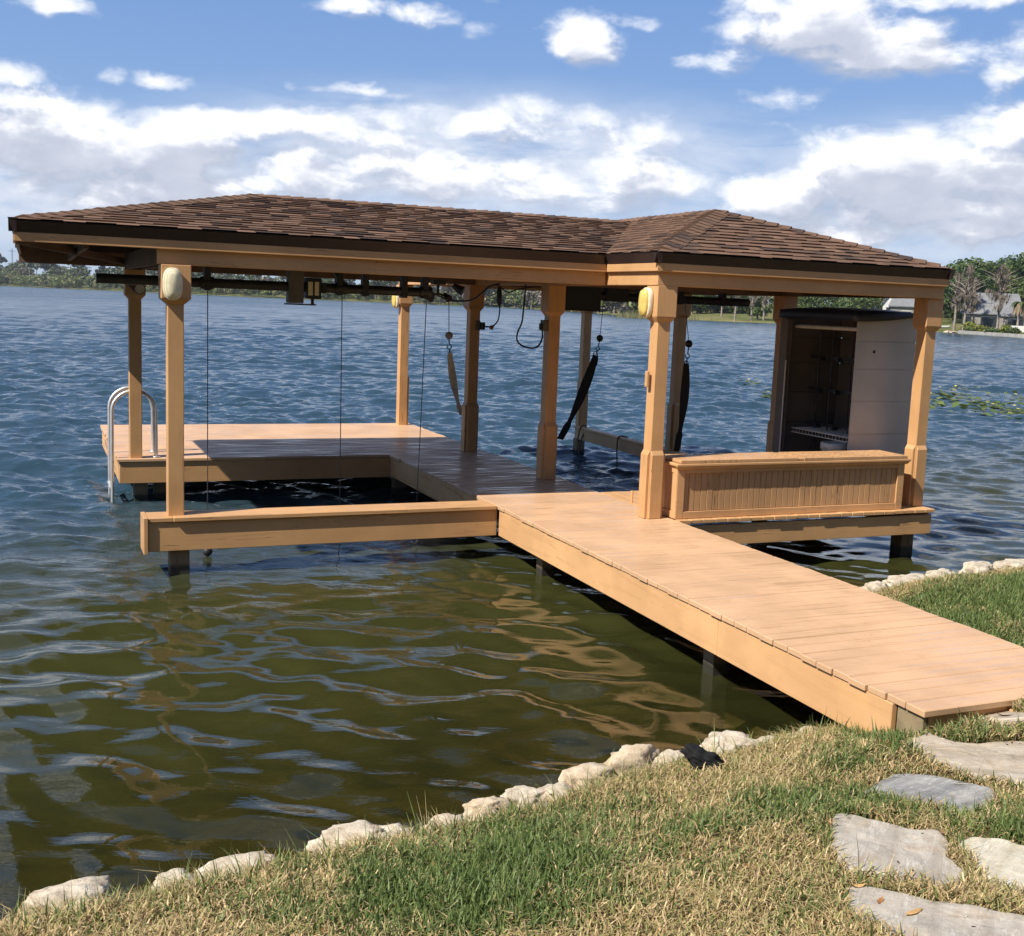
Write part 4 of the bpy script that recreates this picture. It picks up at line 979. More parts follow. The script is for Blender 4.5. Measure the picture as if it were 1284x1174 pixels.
def pix(x, y, z):
    v = np.stack([x, y, z-CAMZ], -1); d_ = v@fwd; return 642+F*(v@RT)/d_, PY-F*(v@UP)/d_, d_
def in_poly(x, y, poly):
    inside = np.zeros(x.shape, bool); n = len(poly)
    for i in range(n):
        a, b = poly[i], poly[(i+1) % n]; c_ = (a[1] > y) != (b[1] > y)
        with np.errstate(divide='ignore', invalid='ignore'): xi = (b[0]-a[0])*(y-a[1])/(b[1]-a[1])+a[0]
        inside ^= c_ & (x < xi)
    return inside
def drop(px, py):
    z_ = .35
    for _ in range(30):
        p = on_z(px, py, z_); z_ = .5*z_+.5*float(ground_z(p[0:1], p[1:2])[0])
    return on_z(px, py, z_)
STONES = []
def flagstone(poly, label, m, seed, zoff=.0, scale=3.992, x0=1020, y0=880):
    pts = np.array([drop(x0+x/scale, y0+y/scale) for x, y in poly]); cx, cy = pts[:, 0].mean(), pts[:, 1].mean()
    xy = pts[:, :2]; n = len(xy); ring = []
    for i in range(n):
        a, b = xy[i], xy[(i+1) % n]; L = np.linalg.norm(b-a); k = max(2, int(L/.025))
        for t_ in np.linspace(0, 1, k, endpoint=False):
            p = a+(b-a)*t_; nn = np.array([b[1]-a[1], a[0]-b[0]])/(L+1e-9)
            ring.append(p+nn*((fbm(np.array([[p[0]*14, p[1]*14]]), 3, seed)[0]-.5)*.075))
    ring = np.array(ring)
    for _ in range(1): ring = .5*ring+.25*(np.roll(ring, 1, 0)+np.roll(ring, -1, 0))
    STONES.append(ring); 
    # plane fitted to the ground below, a few millimetres of relief on top
    A = np.c_[pts[:, 0]-cx, pts[:, 1]-cy, np.ones(n)]; pl = np.linalg.lstsq(A, pts[:, 2], rcond=None)[0]
    vs = []; fs = []; m_ = len(ring); K = 26
    hz = lambda q, lift: pl[0]*(q[:, 0]-cx)+pl[1]*(q[:, 1]-cy)+pl[2]+lift+np.floor(fbm(q*np.array([5., 3.])+seed, 4, seed)*7)*.0035-.012+(fbm(q*np.array([14., 9.])+seed, 3, seed)-.5)*.010+zoff-.006
    rings = [(1.0, -.06), (1.0, .012), (.985, .020)]+[(1-(k/K), .022) for k in range(1, K)]
    c_ = np.array([cx, cy])
    for s_, lf in rings:
        q = c_+(ring-c_)*s_; vs += [(a, b, h_) for (a, b), h_ in zip(q, hz(q, lf))]
    q = c_[None]; vs.append((cx, cy, float(hz(q, .022)[0])))
    for r_ in range(len(rings)-1):
        for j in range(m_): fs.append((r_*m_+j, r_*m_+(j+1) % m_, (r_+1)*m_+(j+1) % m_, (r_+1)*m_+j))
    e_ = (len(rings)-1)*m_
    for j in range(m_): fs.append((e_+j, e_+(j+1) % m_, e_+m_))
    gv = np.empty(len(g0.data.vertices)*3, np.float32); g0.data.vertices.foreach_get('co', gv); gv = gv.reshape(-1, 3)
    big = c_+(ring-c_)*1.04; ii = np.where(in_poly(gv[:, 0], gv[:, 1], big))[0]
    gv[ii, 2] = np.minimum(gv[ii, 2], pl[0]*(gv[ii, 0]-cx)+pl[1]*(gv[ii, 1]-cy)+pl[2]+zoff-.012); g0.data.vertices.foreach_set('co', gv.ravel()); g0.data.update()
    mb = MB().add(vs, fs, None, True)
    o = mb.build('flagstone', m, None, (cx, cy, pl[2]))
    return tag(o, label, 'flagstone', 'flagstones of the path to the walkway')
SL1 = slate('slate_tan', (.23, .19, .135), (.37, .315, .24), (.47, .415, .335), .5, .25)
SL2 = slate('slate_blue', (.12, .122, .12), (.23, .228, .22), (.40, .39, .365), -.15, .1)
SL3 = slate('slate_grey', (.25, .22, .175), (.39, .35, .29), (.51, .475, .405), -.75, .3)
SL4 = slate('slate_cream', (.30, .26, .17), (.50, .46, .36), (.60, .57, .48), -.5, .2)
flagstone([(470, 210), (560, 178), (680, 192), (800, 196), (1054, 206), (1230, 230), (1290, 360), (1230, 470), (1054, 442), (900, 402), (700, 362), (560, 312), (515, 255)], 'broad tan flagstone below the grass mound at the walkway end', SL1, 1)
flagstone([(220, 470), (400, 368), (520, 370), (750, 405), (900, 455), (910, 500), (865, 560), (760, 576), (640, 542), (400, 512)], 'dark blue grey flagstone, second stone down from the walkway', SL2, 2)
flagstone([(58, 612), (120, 567), (230, 580), (420, 640), (630, 660), (682, 715), (662, 750), (757, 870), (740, 912), (600, 922), (350, 882), (150, 850), (108, 770)], 'large grey flagstone with rusty streaks in the middle of the path', SL3, 3)
flagstone([(730, 722), (800, 682), (900, 692), (1054, 732), (1200, 800), (1240, 930), (1160, 1000), (1054, 976), (900, 930), (830, 870), (800, 800)], 'cream white flagstone at the right edge of the picture', SL4, 4)
flagstone([(140, 942), (330, 950), (560, 1000), (830, 1050), (1054, 1090), (1250, 1130), (1240, 1290), (800, 1330), (430, 1215), (250, 1105), (150, 1022)], 'long grey flagstone with rust patches at the bottom of the picture', SL3, 5)
flagstone([(560, 85), (640, 52), (740, 42), (850, 62), (1054, 70), (1200, 80), (1220, 140), (1054, 142), (950, 118), (830, 110), (680, 120)], 'pale flat slab tucked under the end of the walkway', SL1, 6, .035)

gr_ = np.random.default_rng(11)
def grass(name, n, xr, yr, hmul, wmul, label_kind, fringe=False):
    x = gr_.uniform(*xr, n); y = gr_.uniform(*yr, n); d = inland(x, y)
    z = ground_z(x, y); u, v, dp = pix(x, y, z)
    ok = ((d > .07) if not fringe else ((d > .03+.05*(fbm(np.stack([x, y], -1)*5, 2, 3)-.5)) & (d < .10+.22*fbm(np.stack([x, y], -1)*2.3, 3, 5)))) & (dp > .5) & (u > -420) & (u < 2150) & (v < 1560) & ((u < 1500) | (gr_.random(n) < .55))
    ok &= ~((x > 4.16) & (x < 5.68) & (y > 4.27) & (y < 9))
    for pl in STONES:
        c_ = pl.mean(0); ok &= ~in_poly(x, y, c_+(pl-c_)*.985)
    x, y, z, d = x[ok], y[ok], z[ok], d[ok]; n = len(x)
    q = np.stack([x, y], -1)
    patch = fbm(q*1.3+5, 4, 31); fine = fbm(q*6, 3, 37); straw = np.clip(.46+3.6*(.5-patch)+1.0*(fine-.5)+.55*np.exp(-((d-.12)/.28)**2), .08, .95)
    straw = np.maximum(straw, .85*np.exp(-((x-4.75)/.7)**2-((y-4.12)/.3)**2))
    thin = fbm(q*3.1+9, 3, 77)
    keep = gr_.random(n) < np.clip(1.5*thin+.25, .35, 1); x, y, z, d, straw, fine = [a[keep] for a in (x, y, z, d, straw, fine)]; n = len(x)
    if fringe: straw = np.full(n, .82)
    dry = gr_.random(n) < straw
    h_ = gr_.uniform(.022, .060, n)*hmul*np.where(dry, .9, 1.1)*(.75+.6*fine)
    edge = np.exp(-((d-.08)/.12)**2); h_ = h_*(1+.75*edge*gr_.random(n))
    long_ = gr_.random(n) < .012; h_ = np.where(long_, h_*1.9, h_)
    w_ = gr_.uniform(.0026, .0058, n)*wmul*np.where(dry, .75, 1.05)
    lean = np.abs(gr_.normal(0, .55, n))+np.where(dry, .45, .12); flat = gr_.random(n) < np.where(dry, .42, .08); lean = np.where(flat, gr_.uniform(1.2, 1.62, n), lean)
    a = gr_.uniform(0, 2*math.pi, n); lx, ly = np.cos(a), np.sin(a); ly = ly+.6*edge; wa = a+math.pi/2+gr_.normal(0, .6, n)
    wx_, wy_ = np.cos(wa)*w_/2, np.sin(wa)*w_/2
    lift = np.where(flat, gr_.uniform(.004, .03, n), -.004)
    l1 = lean*.55; l2 = lean*1.25
    m0 = np.stack([x, y, z+lift], -1)
    m1 = m0+np.stack([lx*np.sin(l1)*h_*.5, ly*np.sin(l1)*h_*.5, np.cos(l1)*h_*.5], -1)
    m2 = m1+np.stack([lx*np.sin(l2)*h_*.5, ly*np.sin(l2)*h_*.5, np.cos(l2)*h_*.5], -1)
    m2[:, 2] = np.maximum(m2[:, 2], m0[:, 2]+.002)
    W = np.stack([wx_, wy_, np.zeros(n)], -1)
    V = np.stack([m0-W, m0+W, m1+W*.9, m1-W*.9, m2+W*.15, m2-W*.15], 1).reshape(-1, 3)
    b = np.arange(n)[:, None]*6; Fq = np.concatenate([b+[0, 1, 2, 3], b+[3, 2, 4, 5]], 1).reshape(-1, 4)
    g1 = np.array([.095, .150, .040]); g2 = np.array([.20, .255, .085]); s1 = np.array([.66, .52, .29]); s2 = np.array([.40, .28, .13]); s3 = np.array([.34, .32, .12])
    k = gr_.random((n, 1)); tint = np.where(dry[:, None], np.where(gr_.random((n, 1)) < .3, s3, s1*k+s2*(1-k)), g1*k+g2*(1-k))*gr_.uniform(.75, 1.2, (n, 1))
    o = np_mesh(name, V, Fq, M['blade'], np.repeat(tint, 2, 0), origin=(3, 4, 0))
    tag(o, label_kind, 'grass', None, 'stuff'); print(name, n)
grass('lawn_grass', 330000, (-1.6, 5.6), (1.2, 5.2), 1.35, 1.6, 'mown green and straw coloured lawn along the near bank')
grass('bank_fringe_grass', 90000, (-1.6, 5.0), (3.9, 5.6), 1.7, 1.2, 'dry straw fringe hanging over the rocks of the near bank', True)
grass('lawn_grass', 420000, (4.6, 11.5), (2.2, 8.3), 1.25, 1.9, 'patchy green lawn on the right hand bank beyond the walkway')

# dry leaves lying in the grass and on the stones
V = []; Fq = []; T = []
for i in range(110):
    x = rnd.uniform(.2, 5.2); y = rnd.uniform(2.1, 4.6)
    if float(inland(np.array([x]), np.array([y]))[0]) < .15 or (x > 4.1 and y > 4.25): continue
    z_ = float(ground_z(np.array([x]), np.array([y]))[0])+rnd.uniform(.010, .026)
    L = rnd.choice([.014, .016, .02, .024, .036])*rnd.uniform(.8, 1.3); w = L*rnd.uniform(.22, .42); a_ = rnd.uniform(0, 6.28); ca, sa = math.cos(a_), math.sin(a_); cu = rnd.uniform(-.25, .5); ti = rnd.uniform(-.5, .5)
    b = len(V)
    for s_, ww in ((-1, .08), (-.5, .8), (0, 1), (.55, .75), (1, .05)):
        for sg in (-1, 1):
            lx, ly = s_*L, sg*ww*w; V.append((x+lx*ca-ly*sa, y+lx*sa+ly*ca, z_+cu*L*s_*s_+ti*ly+.12*L*abs(sg)))
    c_ = rnd.choice([(.42, .20, .07), (.36, .17, .06), (.50, .30, .12), (.22, .11, .05), (.45, .24, .10)])
    for k in range(4): Fq.append((b+2*k, b+2*k+1, b+2*k+3, b+2*k+2)); T.append(c_)
tag(np_mesh('fallen_leaves', V, Fq, M['dead'], T, origin=(3, 3, .4)), 'dry orange brown leaves scattered through the lawn and path', 'leaves', None, 'stuff')
V = []; Fq = []; T = []
for i in range(34):                                              # dark twigs and crumbs on the flagstones
    pl = STONES[rnd.choice([0, 1, 2, 4])]; c_ = pl.mean(0); p = c_+(pl[rnd.randrange(len(pl))]-c_)*rnd.random()**.5*.9
    z_ = float(ground_z(p[:1], p[1:])[0])+.010; L = rnd.uniform(.003, .010) if rnd.random() < .85 else rnd.uniform(.02, .05); w = rnd.uniform(.0015, .004); a_ = rnd.uniform(0, 6.28); ca, sa = math.cos(a_), math.sin(a_); b = len(V)
    for z2 in (0, .004):
        for lx, ly in ((-L, -w), (L, -w), (L, w), (-L, w)): V.append((p[0]+lx*ca-ly*sa, p[1]+lx*sa+ly*ca, z_+z2))
    for q in ((4, 5, 6, 7), (0, 1, 5, 4), (1, 2, 6, 5), (2, 3, 7, 6), (3, 0, 4, 7)): Fq.append(tuple(b+k for k in q)); T.append((.05, .035, .025) if rnd.random() < .8 else (.6, .55, .45))
tag(np_mesh('twigs', V, Fq, M['dead'], T, origin=(4, 3, .4)), 'dark crumbs and twigs lying on the flagstones', 'twigs', None, 'stuff')

# crumpled black plastic in the grass by the rocks
p = drop(884, 968); v = IV.copy(); n1_ = fbm(v*2.3+4, 4, 5)-.5; n2_ = np.abs(fbm(v*4.5+1, 3, 15)-.5)
v = v*(1+1.1*n1_+.9*n2_)[:, None]*np.array([.095, .06, .055]); v[:, 2] += .04-.35*v[:, 0]; ca, sa = math.cos(-.5), math.sin(-.5)
v = np.stack([v[:, 0]*ca-v[:, 1]*sa, v[:, 0]*sa+v[:, 1]*ca, v[:, 2]], 1)+p+np.array([0, .02, .01])
tag(np_mesh('plastic_scrap', v, IF, simple('dull_black_plastic', (.012, .012, .013), .8, 0, .3, 12, .3, .2), smooth=True, origin=p), 'crumpled scrap of black plastic lying in the grass by the rocks', 'plastic scrap')

# ================================================================== FAR SHORE
FS = np.array([(-700, 1250), (-22, 1046), (113, 640), (223, 530), (190, 380), (160, 285), (154, 236), (172, 232), (180, 205), (167, 171), (155, 143), (150, 110), (165, 60), (190, 0)], float)
dn = np.diff(FS, axis=0); nn = np.stack([-dn[:, 1], dn[:, 0]], 1); nn /= np.linalg.norm(nn, axis=1)[:, None]
vn = np.array([nn[0]]+[nn[i]+nn[i+1] for i in range(len(nn)-1)]+[nn[-1]]); vn /= np.linalg.norm(vn, axis=1)[:, None]
out_ = np.where((vn*FS).sum(1, keepdims=True) > 0, vn, -vn)
cdir = FS/np.linalg.norm(FS, axis=1)[:, None]
V = []; rows = [(0, -1.5), (.6, .15), (6, .45), (40, 1.6), (160, 5), (900, 12)]
for dd, zz_ in rows:
    for pnt, dr in zip(FS, cdir): V.append((*(pnt+dr*dd), zz_))
m_ = len(FS); Fq = [(r_*m_+j, r_*m_+j+1, (r_+1)*m_+j+1, (r_+1)*m_+j) for r_ in range(len(rows)-1) for j in range(m_-1)]
tag(np_mesh('far_bank', V, Fq, M['lawn'], smooth=True), kind='structure')
def shore_dist(px):
    "ground distance of the far shore along the bearing of a photo column"
    p = at_dist(px, 1.0); a_ = math.atan2(p[0], p[1]); best = None
    for A, B in zip(FS[:-1], FS[1:]):
        den = (p[0]*(A[1]-B[1])-p[1]*(A[0]-B[0]))
        if abs(den) < 1e-9: continue
        t_ = (A[0]*(A[1]-B[1])-A[1]*(A[0]-B[0]))/den; s_ = (p[0]*A[1]-p[1]*A[0])/den
        if t_ > 0 and 0 <= s_ <= 1 and (best is None or t_ < best): best = t_
    return best or 300
# crowns made of many small leaf clumps
def crown_arrays(seed, lobes, n, size, greens, flat=.6, droop=0.0):
    g_ = np.random.default_rng(seed); c_ = np.array([l[:3] for l in lobes], float); r_ = np.array([l[3:6] for l in lobes], float)
    wgt = r_.prod(1)**(2/3); i = g_.choice(len(lobes), n, p=wgt/wgt.sum()); d = g_.normal(size=(n, 3)); d /= np.linalg.norm(d, axis=1)[:, None]
    rad_ = g_.uniform(.45, 1.0, n)**.6*(1+.28*(vnoise(d*2.3+i[:, None]*7, seed)-.5)*2)
    pos = c_[i]+d*r_[i]*rad_[:, None]
    nrm_ = d+g_.normal(0, .55, (n, 3)); nrm_ /= np.linalg.norm(nrm_, axis=1)[:, None]
    a = np.cross(nrm_, g_.normal(size=(n, 3))); a /= np.linalg.norm(a, axis=1)[:, None]; b = np.cross(nrm_, a)
    s_ = size*g_.uniform(.55, 1.35, (n, 1)); V = np.stack([pos-a*s_-b*s_*flat, pos+a*s_*.7-b*s_*flat*1.1, pos+a*s_+b*s_*flat, pos-a*s_*.8+b*s_*flat*.9], 1)
    V[:, :, 2] -= droop*g_.random((n, 1))*s_
    k = g_.random((n, 1)); cl = np.array(greens); j = g_.integers(0, len(cl), n); tint = cl[j]*g_.uniform(.7, 1.3, (n, 1))
    return V.reshape(-1, 3), np.arange(n*4).reshape(-1, 4), tint
GREEN = [(.075, .115, .032), (.11, .155, .045), (.055, .085, .026), (.14, .18, .055)]
OLIVE = [(.085, .095, .035), (.11, .115, .045), (.06, .07, .025)]
LIME = [(.22, .25, .04), (.16, .20, .035), (.28, .29, .06)]
GREY = [(.20, .155, .125), (.26, .205, .165), (.15, .12, .095)]
def lobes_round(seed, h, r, trunk=.35):
    g_ = random.Random(seed); L = []
    for i in range(11):
        a_ = g_.uniform(0, 6.28); q = g_.uniform(.1, .75)*r; zz_ = h*(trunk+(1-trunk)*g_.uniform(.1, .86)); s_ = g_.uniform(.32, .55)*r
        L.append((q*math.cos(a_), q*math.sin(a_), zz_, s_*1.15, s_*1.15, s_*.85))
    L.append((0, 0, h*.72, r*.7, r*.7, h*.26)); return L
def trunk_mb(h, r, seed, limbs=5, lean=.03):
    g_ = random.Random(seed); mb = MB(); top = np.array([g_.uniform(-lean, lean)*h, g_.uniform(-lean, lean)*h, h])
    mb.tube([(0, 0, -.9), top*.25+np.array([g_.uniform(-.1, .1), 0, 0]), top*.6, top], [r*1.3, r, r*.7, r*.2], 7)
    for i in range(limbs):
        t_ = g_.uniform(.4, .85); p = top*t_; a_ = g_.uniform(0, 6.28); L = h*g_.uniform(.15, .32)
        mb.tube([p, p+np.array([math.cos(a_)*L*.5, math.sin(a_)*L*.5, L*.35]), p+np.array([math.cos(a_)*L, math.sin(a_)*L, L*.55])], [r*.45, r*.3, r*.1], 5)
    return mb
def make_tree(name, loc, h, r, seed, label, cat='tree', group=None, n=900, size=.42, greens=GREEN, trunk=.3, trunk_r=.28):
    o = empty(name, loc, label, cat, group); t_ = trunk_mb(h*.8, trunk_r, seed)
    t_.v = [tuple(np.array(p)+np.array(loc)) for p in t_.v]; t_.build('trunk', M['bark'], o)
    V, Fq, T = crown_arrays(seed, lobes_round(seed, h, r, trunk), n, size, greens); np_mesh('crown', V+np.array(loc), Fq, M['leaf'], T, parent=o)
    return o
def gz_far(p):
    d = np.linalg.norm(p[:2]); px_ = d; return 0
def cypress(loc, h, seed, label, group, spread=1.5, n=620):
    "bare grey cypress hung with moss: pale trunk, short limbs, hanging strands"
    o = empty('cypress_tree', loc, label, 'tree', group); g_ = random.Random(seed); lo = np.array(loc)
    mb = trunk_mb(h, .22, seed, 16, .02); mb.v = [tuple(np.array(p)+lo) for p in mb.v]; mb.build('trunk', M['bark'], o)
    gg = np.random.default_rng(seed); nb_ = 30; bt_ = gg.uniform(.36, 1.0, nb_); ba_ = gg.uniform(0, 6.28, nb_); bl_ = spread*gg.uniform(.35, 1.15, nb_)*np.clip(1.15-abs(bt_-.62)*1.5, .25, 1); k_ = gg.integers(0, nb_, n); q_ = gg.uniform(.1, 1, n)
    t_ = bt_[k_]+.05*q_+gg.normal(0, .02, n); wd = bl_[k_]*q_; a_ = ba_[k_]+gg.normal(0, .18, n)
    ps = np.stack([np.cos(a_)*wd, np.sin(a_)*wd, t_*h], 1); L = gg.uniform(.25, 1.15, n)*(.6+.5*(1-t_)); w = gg.uniform(.04, .11, n); b = gg.uniform(0, 6.28, n)
    dx = np.stack([np.cos(b)*w, np.sin(b)*w, 0*b], 1); dz = np.stack([gg.normal(0, .08, n), gg.normal(0, .08, n), -L], 1)
    V = np.stack([ps-dx, ps+dx, ps+dx*.35+dz, ps-dx*.35+dz], 1).reshape(-1, 3)+lo
    cl = np.array(GREY+[(.13, .125, .085)]); T = cl[gg.integers(0, 4, n)]*gg.uniform(.7, 1.25, (n, 1))
    np_mesh('hanging_moss', V, np.arange(4*n).reshape(-1, 4), M['moss'], T, parent=o); return o

# far woods along the left and middle of the lake, one mass of crowns
protos = [crown_arrays(90+i, lobes_round(90+i, 1.0, .42, .12), 420, .05, [(1, 1, 1), (.75, .75, .75), (1.25, 1.25, 1.2)]) for i in range(6)]
pine = [crown_arrays(120+i, [(0, 0, .86, .2, .2, .10), (.14, .05, .74, .16, .16, .07), (-.13, -.06, .78, .16, .15, .07), (0, 0, .95, .12, .12, .06)], 110, .06, [(1, 1, 1), (.75, .75, .75)]) for i in range(3)]
Vs = []; Fs = []; Ts = []; nv = 0; TV = MB()
fr_ = random.Random(4)
for i in range(700):
    px_ = fr_.uniform(-260, 800); sd_ = shore_dist(px_); back = fr_.random() if i < 430 else fr_.uniform(0, .34); dist_ = sd_+(3+back*70 if i < 430 else 1+back*12)
    kind_ = 'front' if back < .35 else ('pine' if fr_.random() < .28 and px_ < 560 else 'back')
    hgt_ = {'front': fr_.uniform(5, 10), 'back': fr_.uniform(11, 17), 'pine': fr_.uniform(17, 22)}[kind_]*sd_/820**1.0 if px_ < 560 else fr_.uniform(6, 13)
    if kind_ == 'back' and px_ < 60: hgt_ *= 1.05
    pr = pine[i % 3] if kind_ == 'pine' else protos[i % 6]
    p = at_dist(px_, dist_, .5); a_ = fr_.uniform(0, 6.28); ca, sa = math.cos(a_), math.sin(a_); wd = hgt_*(fr_.uniform(.95, 1.5) if kind_ != 'pine' else 1)
    q = pr[0]; q = np.stack([(q[:, 0]*ca-q[:, 1]*sa)*wd+p[0], (q[:, 0]*sa+q[:, 1]*ca)*wd+p[1], q[:, 2]*hgt_+p[2]], 1)
    base = np.array({'front': fr_.choice([(.20, .23, .08), (.16, .19, .07), (.25, .25, .11), (.12, .15, .06)]), 'back': fr_.choice([(.10, .12, .055), (.12, .13, .075), (.16, .145, .11), (.085, .105, .05)]), 'pine': (.09, .105, .065)}[kind_])
    if px_ > 520 and fr_.random() < .6: base = np.array(fr_.choice([(.18, .155, .13), (.22, .19, .16), (.13, .115, .095)]))
    Vs.append(q); Fs.append(pr[1]+nv); nv += len(q); Ts.append(pr[2]*base)
    if kind_ == 'pine' or px_ > 500: TV.tube([(p[0], p[1], 0), (p[0], p[1], hgt_*.9)], .28, 5, False)
fw = np_mesh('far_woods', np.concatenate(Vs), np.concatenate(Fs), M['leaf'], np.concatenate(Ts)); tag(fw, 'far off belt of woods along the opposite lake shore', 'woods', None, 'stuff')
# the pine and cypress stems of that belt
st = TV.build('stem', M['bark'], fw); st['kind'] = 'stuff'
# unseen trees added behind the camera to cut fill from the low sky
Vs = []; Fs = []; Ts = []; nv = 0
for i in range(34):
    x = -26+i*1.7+fr_.uniform(-1, 1); y = -13+fr_.uniform(-5, 3)-.004*(x-2)**2*0; hgt_ = fr_.uniform(8, 12); q = protos[i % 6][0]; a_ = fr_.uniform(0, 6.28); ca, sa = math.cos(a_), math.sin(a_)
    q = np.stack([(q[:, 0]*ca-q[:, 1]*sa)*hgt_+x, (q[:, 0]*sa+q[:, 1]*ca)*hgt_+y, q[:, 2]*hgt_+.8], 1); Vs.append(q); Fs.append(protos[i % 6][1]+nv); nv += len(q); Ts.append(protos[i % 6][2]*np.array((.06, .085, .03)))
tag(np_mesh('fill_block_trees', np.concatenate(Vs), np.concatenate(Fs), M['leaf'], np.concatenate(Ts)), 'unseen belt of trees added behind the camera to dim the fill light', 'woods', None, 'stuff')
# radio mast beyond the far left trees
p = at_dist(16, 1150, 0); MA = empty('radio_mast', p, 'thin lattice radio mast standing above the far left treeline', 'mast'); mb = MB()
for dx, dy in ((-.9, -.5), (.9, -.5), (0, 1)): mb.tube([(p[0]+dx, p[1]+dy, 0), (p[0]+dx*.3, p[1]+dy*.3, 34)], .14, 5)
for k in range(16): mb.bar((p[0]-.9+.04*k, p[1]-.5, 2*k), (p[0]+.9-.04*k, p[1]-.5, 2*k+2), .1, .1)
mb.build('mast_lattice', M['galv'], MA); MB().box(p[0]-3.2, p[0]+3.2, p[1]-.2, p[1]+.2, 31.5, 31.9).build('antenna_arm', M['galv'], MA)

# ---- right hand shore: lawn, sea wall, house, cypresses, hillside trees
WHT = simple('white_render', (.62, .61, .58), .7, 0, .05, 1, .1); ROOFG = simple('grey_roof', (.17, .175, .18), .8, 0, .12, 1.2, .3); WINDOW = simple('dark_window', (.03, .035, .04), .2, 0, .1, 2, .0)
BEIGE = simple('beige_wall', (.25, .23, .20), .8, 0, .1, 1, .1); CONC = simple('sea_wall_concrete', (.36, .345, .31), .85, 0, .15, .8, .3)
def frame_at(px_, dist_, face_px=None):
    p = at_dist(px_, dist_, 0); dr = np.array([p[0], p[1], 0])/dist_; rt_ = np.array([dr[1], -dr[0], 0]); return p, rt_, dr
def house(name, px_, dist_, hw, dp, eave, ridge, label, wall, roofm, zb=1.0, gable=False, windows=(), door=None, chimney=False):
    p, rt_, dr = frame_at(px_, dist_); p = p+np.array([0, 0, zb]); o = empty(name, p, label, 'house')
    P_ = lambda a_, b_, c_: tuple(p+rt_*a_+dr*b_+np.array([0, 0, c_]))
    MB().hexa([P_(-hw, 0, -1), P_(hw, 0, -1), P_(hw, dp, -1), P_(-hw, dp, -1), P_(-hw, 0, eave), P_(hw, 0, eave), P_(hw, dp, eave), P_(-hw, dp, eave)]).build('wall', wall, o)
    ov = .5; mb = MB()
    if not gable:
        b = [P_(-hw-ov, -ov, eave), P_(hw+ov, -ov, eave), P_(hw+ov, dp+ov, eave), P_(-hw-ov, dp+ov, eave)]; ins_ = min(hw*.55, dp/2)
        t_ = [P_(-hw+ins_*.3, dp/2, ridge), P_(hw-ins_*.3, dp/2, ridge)]
        lo = [tuple(np.array(q)-np.array([0, 0, .22])) for q in b]
        mb.add(b+t_+lo, [(0, 1, 5, 4), (1, 2, 5), (2, 3, 4, 5), (3, 0, 4), (6, 7, 1, 0), (7, 8, 2, 1), (8, 9, 3, 2), (9, 6, 0, 3), (9, 8, 7, 6)])
    else:
        for s_ in (-1, 1): mb.hexa([P_(0, -ov, ridge-.05), P_(s_*(hw+ov), -ov, eave-.3), P_(s_*(hw+ov), dp, eave-.3), P_(0, dp, ridge-.05), P_(0, -ov, ridge+.15), P_(s_*(hw+ov), -ov, eave-.1), P_(s_*(hw+ov), dp, eave-.1), P_(0, dp, ridge+.15)])
        MB().add([P_(-hw, -.02, eave), P_(hw, -.02, eave), P_(0, -.02, ridge-.1), P_(-hw, .2, eave), P_(hw, .2, eave), P_(0, .2, ridge-.1)], [(0, 1, 2), (5, 4, 3), (0, 3, 4, 1), (1, 4, 5, 2), (2, 5, 3, 0)]).build('gable', wall, o)
    rf = mb.build('roof', roofm, o)
    for (a_, b_, c_, d_) in windows:
        f = MB().hexa([P_(a_, -.08, c_), P_(b_, -.08, c_), P_(b_, .05, c_), P_(a_, .05, c_), P_(a_, -.08, d_), P_(b_, -.08, d_), P_(b_, .05, d_), P_(a_, .05, d_)]).build('window', WINDOW, o)
        MB().hexa([P_(a_-.1, -.1, d_), P_(b_+.1, -.1, d_), P_(b_+.1, -.05, d_), P_(a_-.1, -.05, d_), P_(a_-.1, -.1, d_+.14), P_(b_+.1, -.1, d_+.14), P_(b_+.1, -.05, d_+.14), P_(a_-.1, -.05, d_+.14)]).build('window_frame', WHT, f)
    return o, P_
house('lake_house', 1243, shore_dist(1243)+24, 5.6, 11, 3.2, 7.4, 'low lakeside house with a broad grey hip roof among grey cypresses', BEIGE, ROOFG, .9, windows=((-4.8, -3.2, .9, 2.5), (-2.0, 1.2, .5, 2.5), (2.2, 4.2, .9, 2.5)))
o_, P_ = house('lake_house', 1272, shore_dist(1272)+22, 2.0, 7, 2.9, 4.4, 'small grey roofed porch wing right of the broad roofed house', BEIGE, ROOFG, .9, windows=((-1.2, 1.0, .4, 2.2),))
house('lake_house', 1113, shore_dist(1113)+9, 1.3, 6, 5.0, 7.2, 'white gabled house end seen just over the dark shed lid', WHT, ROOFG, .7, gable=True, windows=((-.5, .5, 3.0, 4.2),))
house('lake_house', 1136, shore_dist(1136)+16, 3.6, 9, 4.6, 7.6, 'grey roofed house with pale walls right behind the white gable', BEIGE, ROOFG, .7, windows=((-1, 1, 2.0, 3.4),))
p, rt_, dr = frame_at(1284, shore_dist(1284)+12); mb = MB(); mb.bar(p+rt_*-2.2+np.array([0, 0, 1.4]), p+rt_*6+np.array([0, 0, 1.4]), .35, 1.1)
tag(mb.build('garden_wall', WHT, None, p), 'low white garden wall at the right edge below the porch wing', 'wall')
# sea wall along the right shore
mb = MB(); ptsw = [np.array((*FS[i], 0)) for i in (9, 10, 11)]
a0 = at_dist(1204, shore_dist(1204)-.5, 0); seq = [a0]+[at_dist(x, shore_dist(x)-.5, 0) for x in (1230, 1256, 1284, 1310)]
for a_, b_ in zip(seq[:-1], seq[1:]): mb.bar(a_+np.array([0, 0, -.15]), b_+np.array([0, 0, -.15]), .35, 1.5)
tag(mb.build('sea_wall', CONC, None, a0), 'pale concrete sea wall along the right hand shore', 'sea wall')
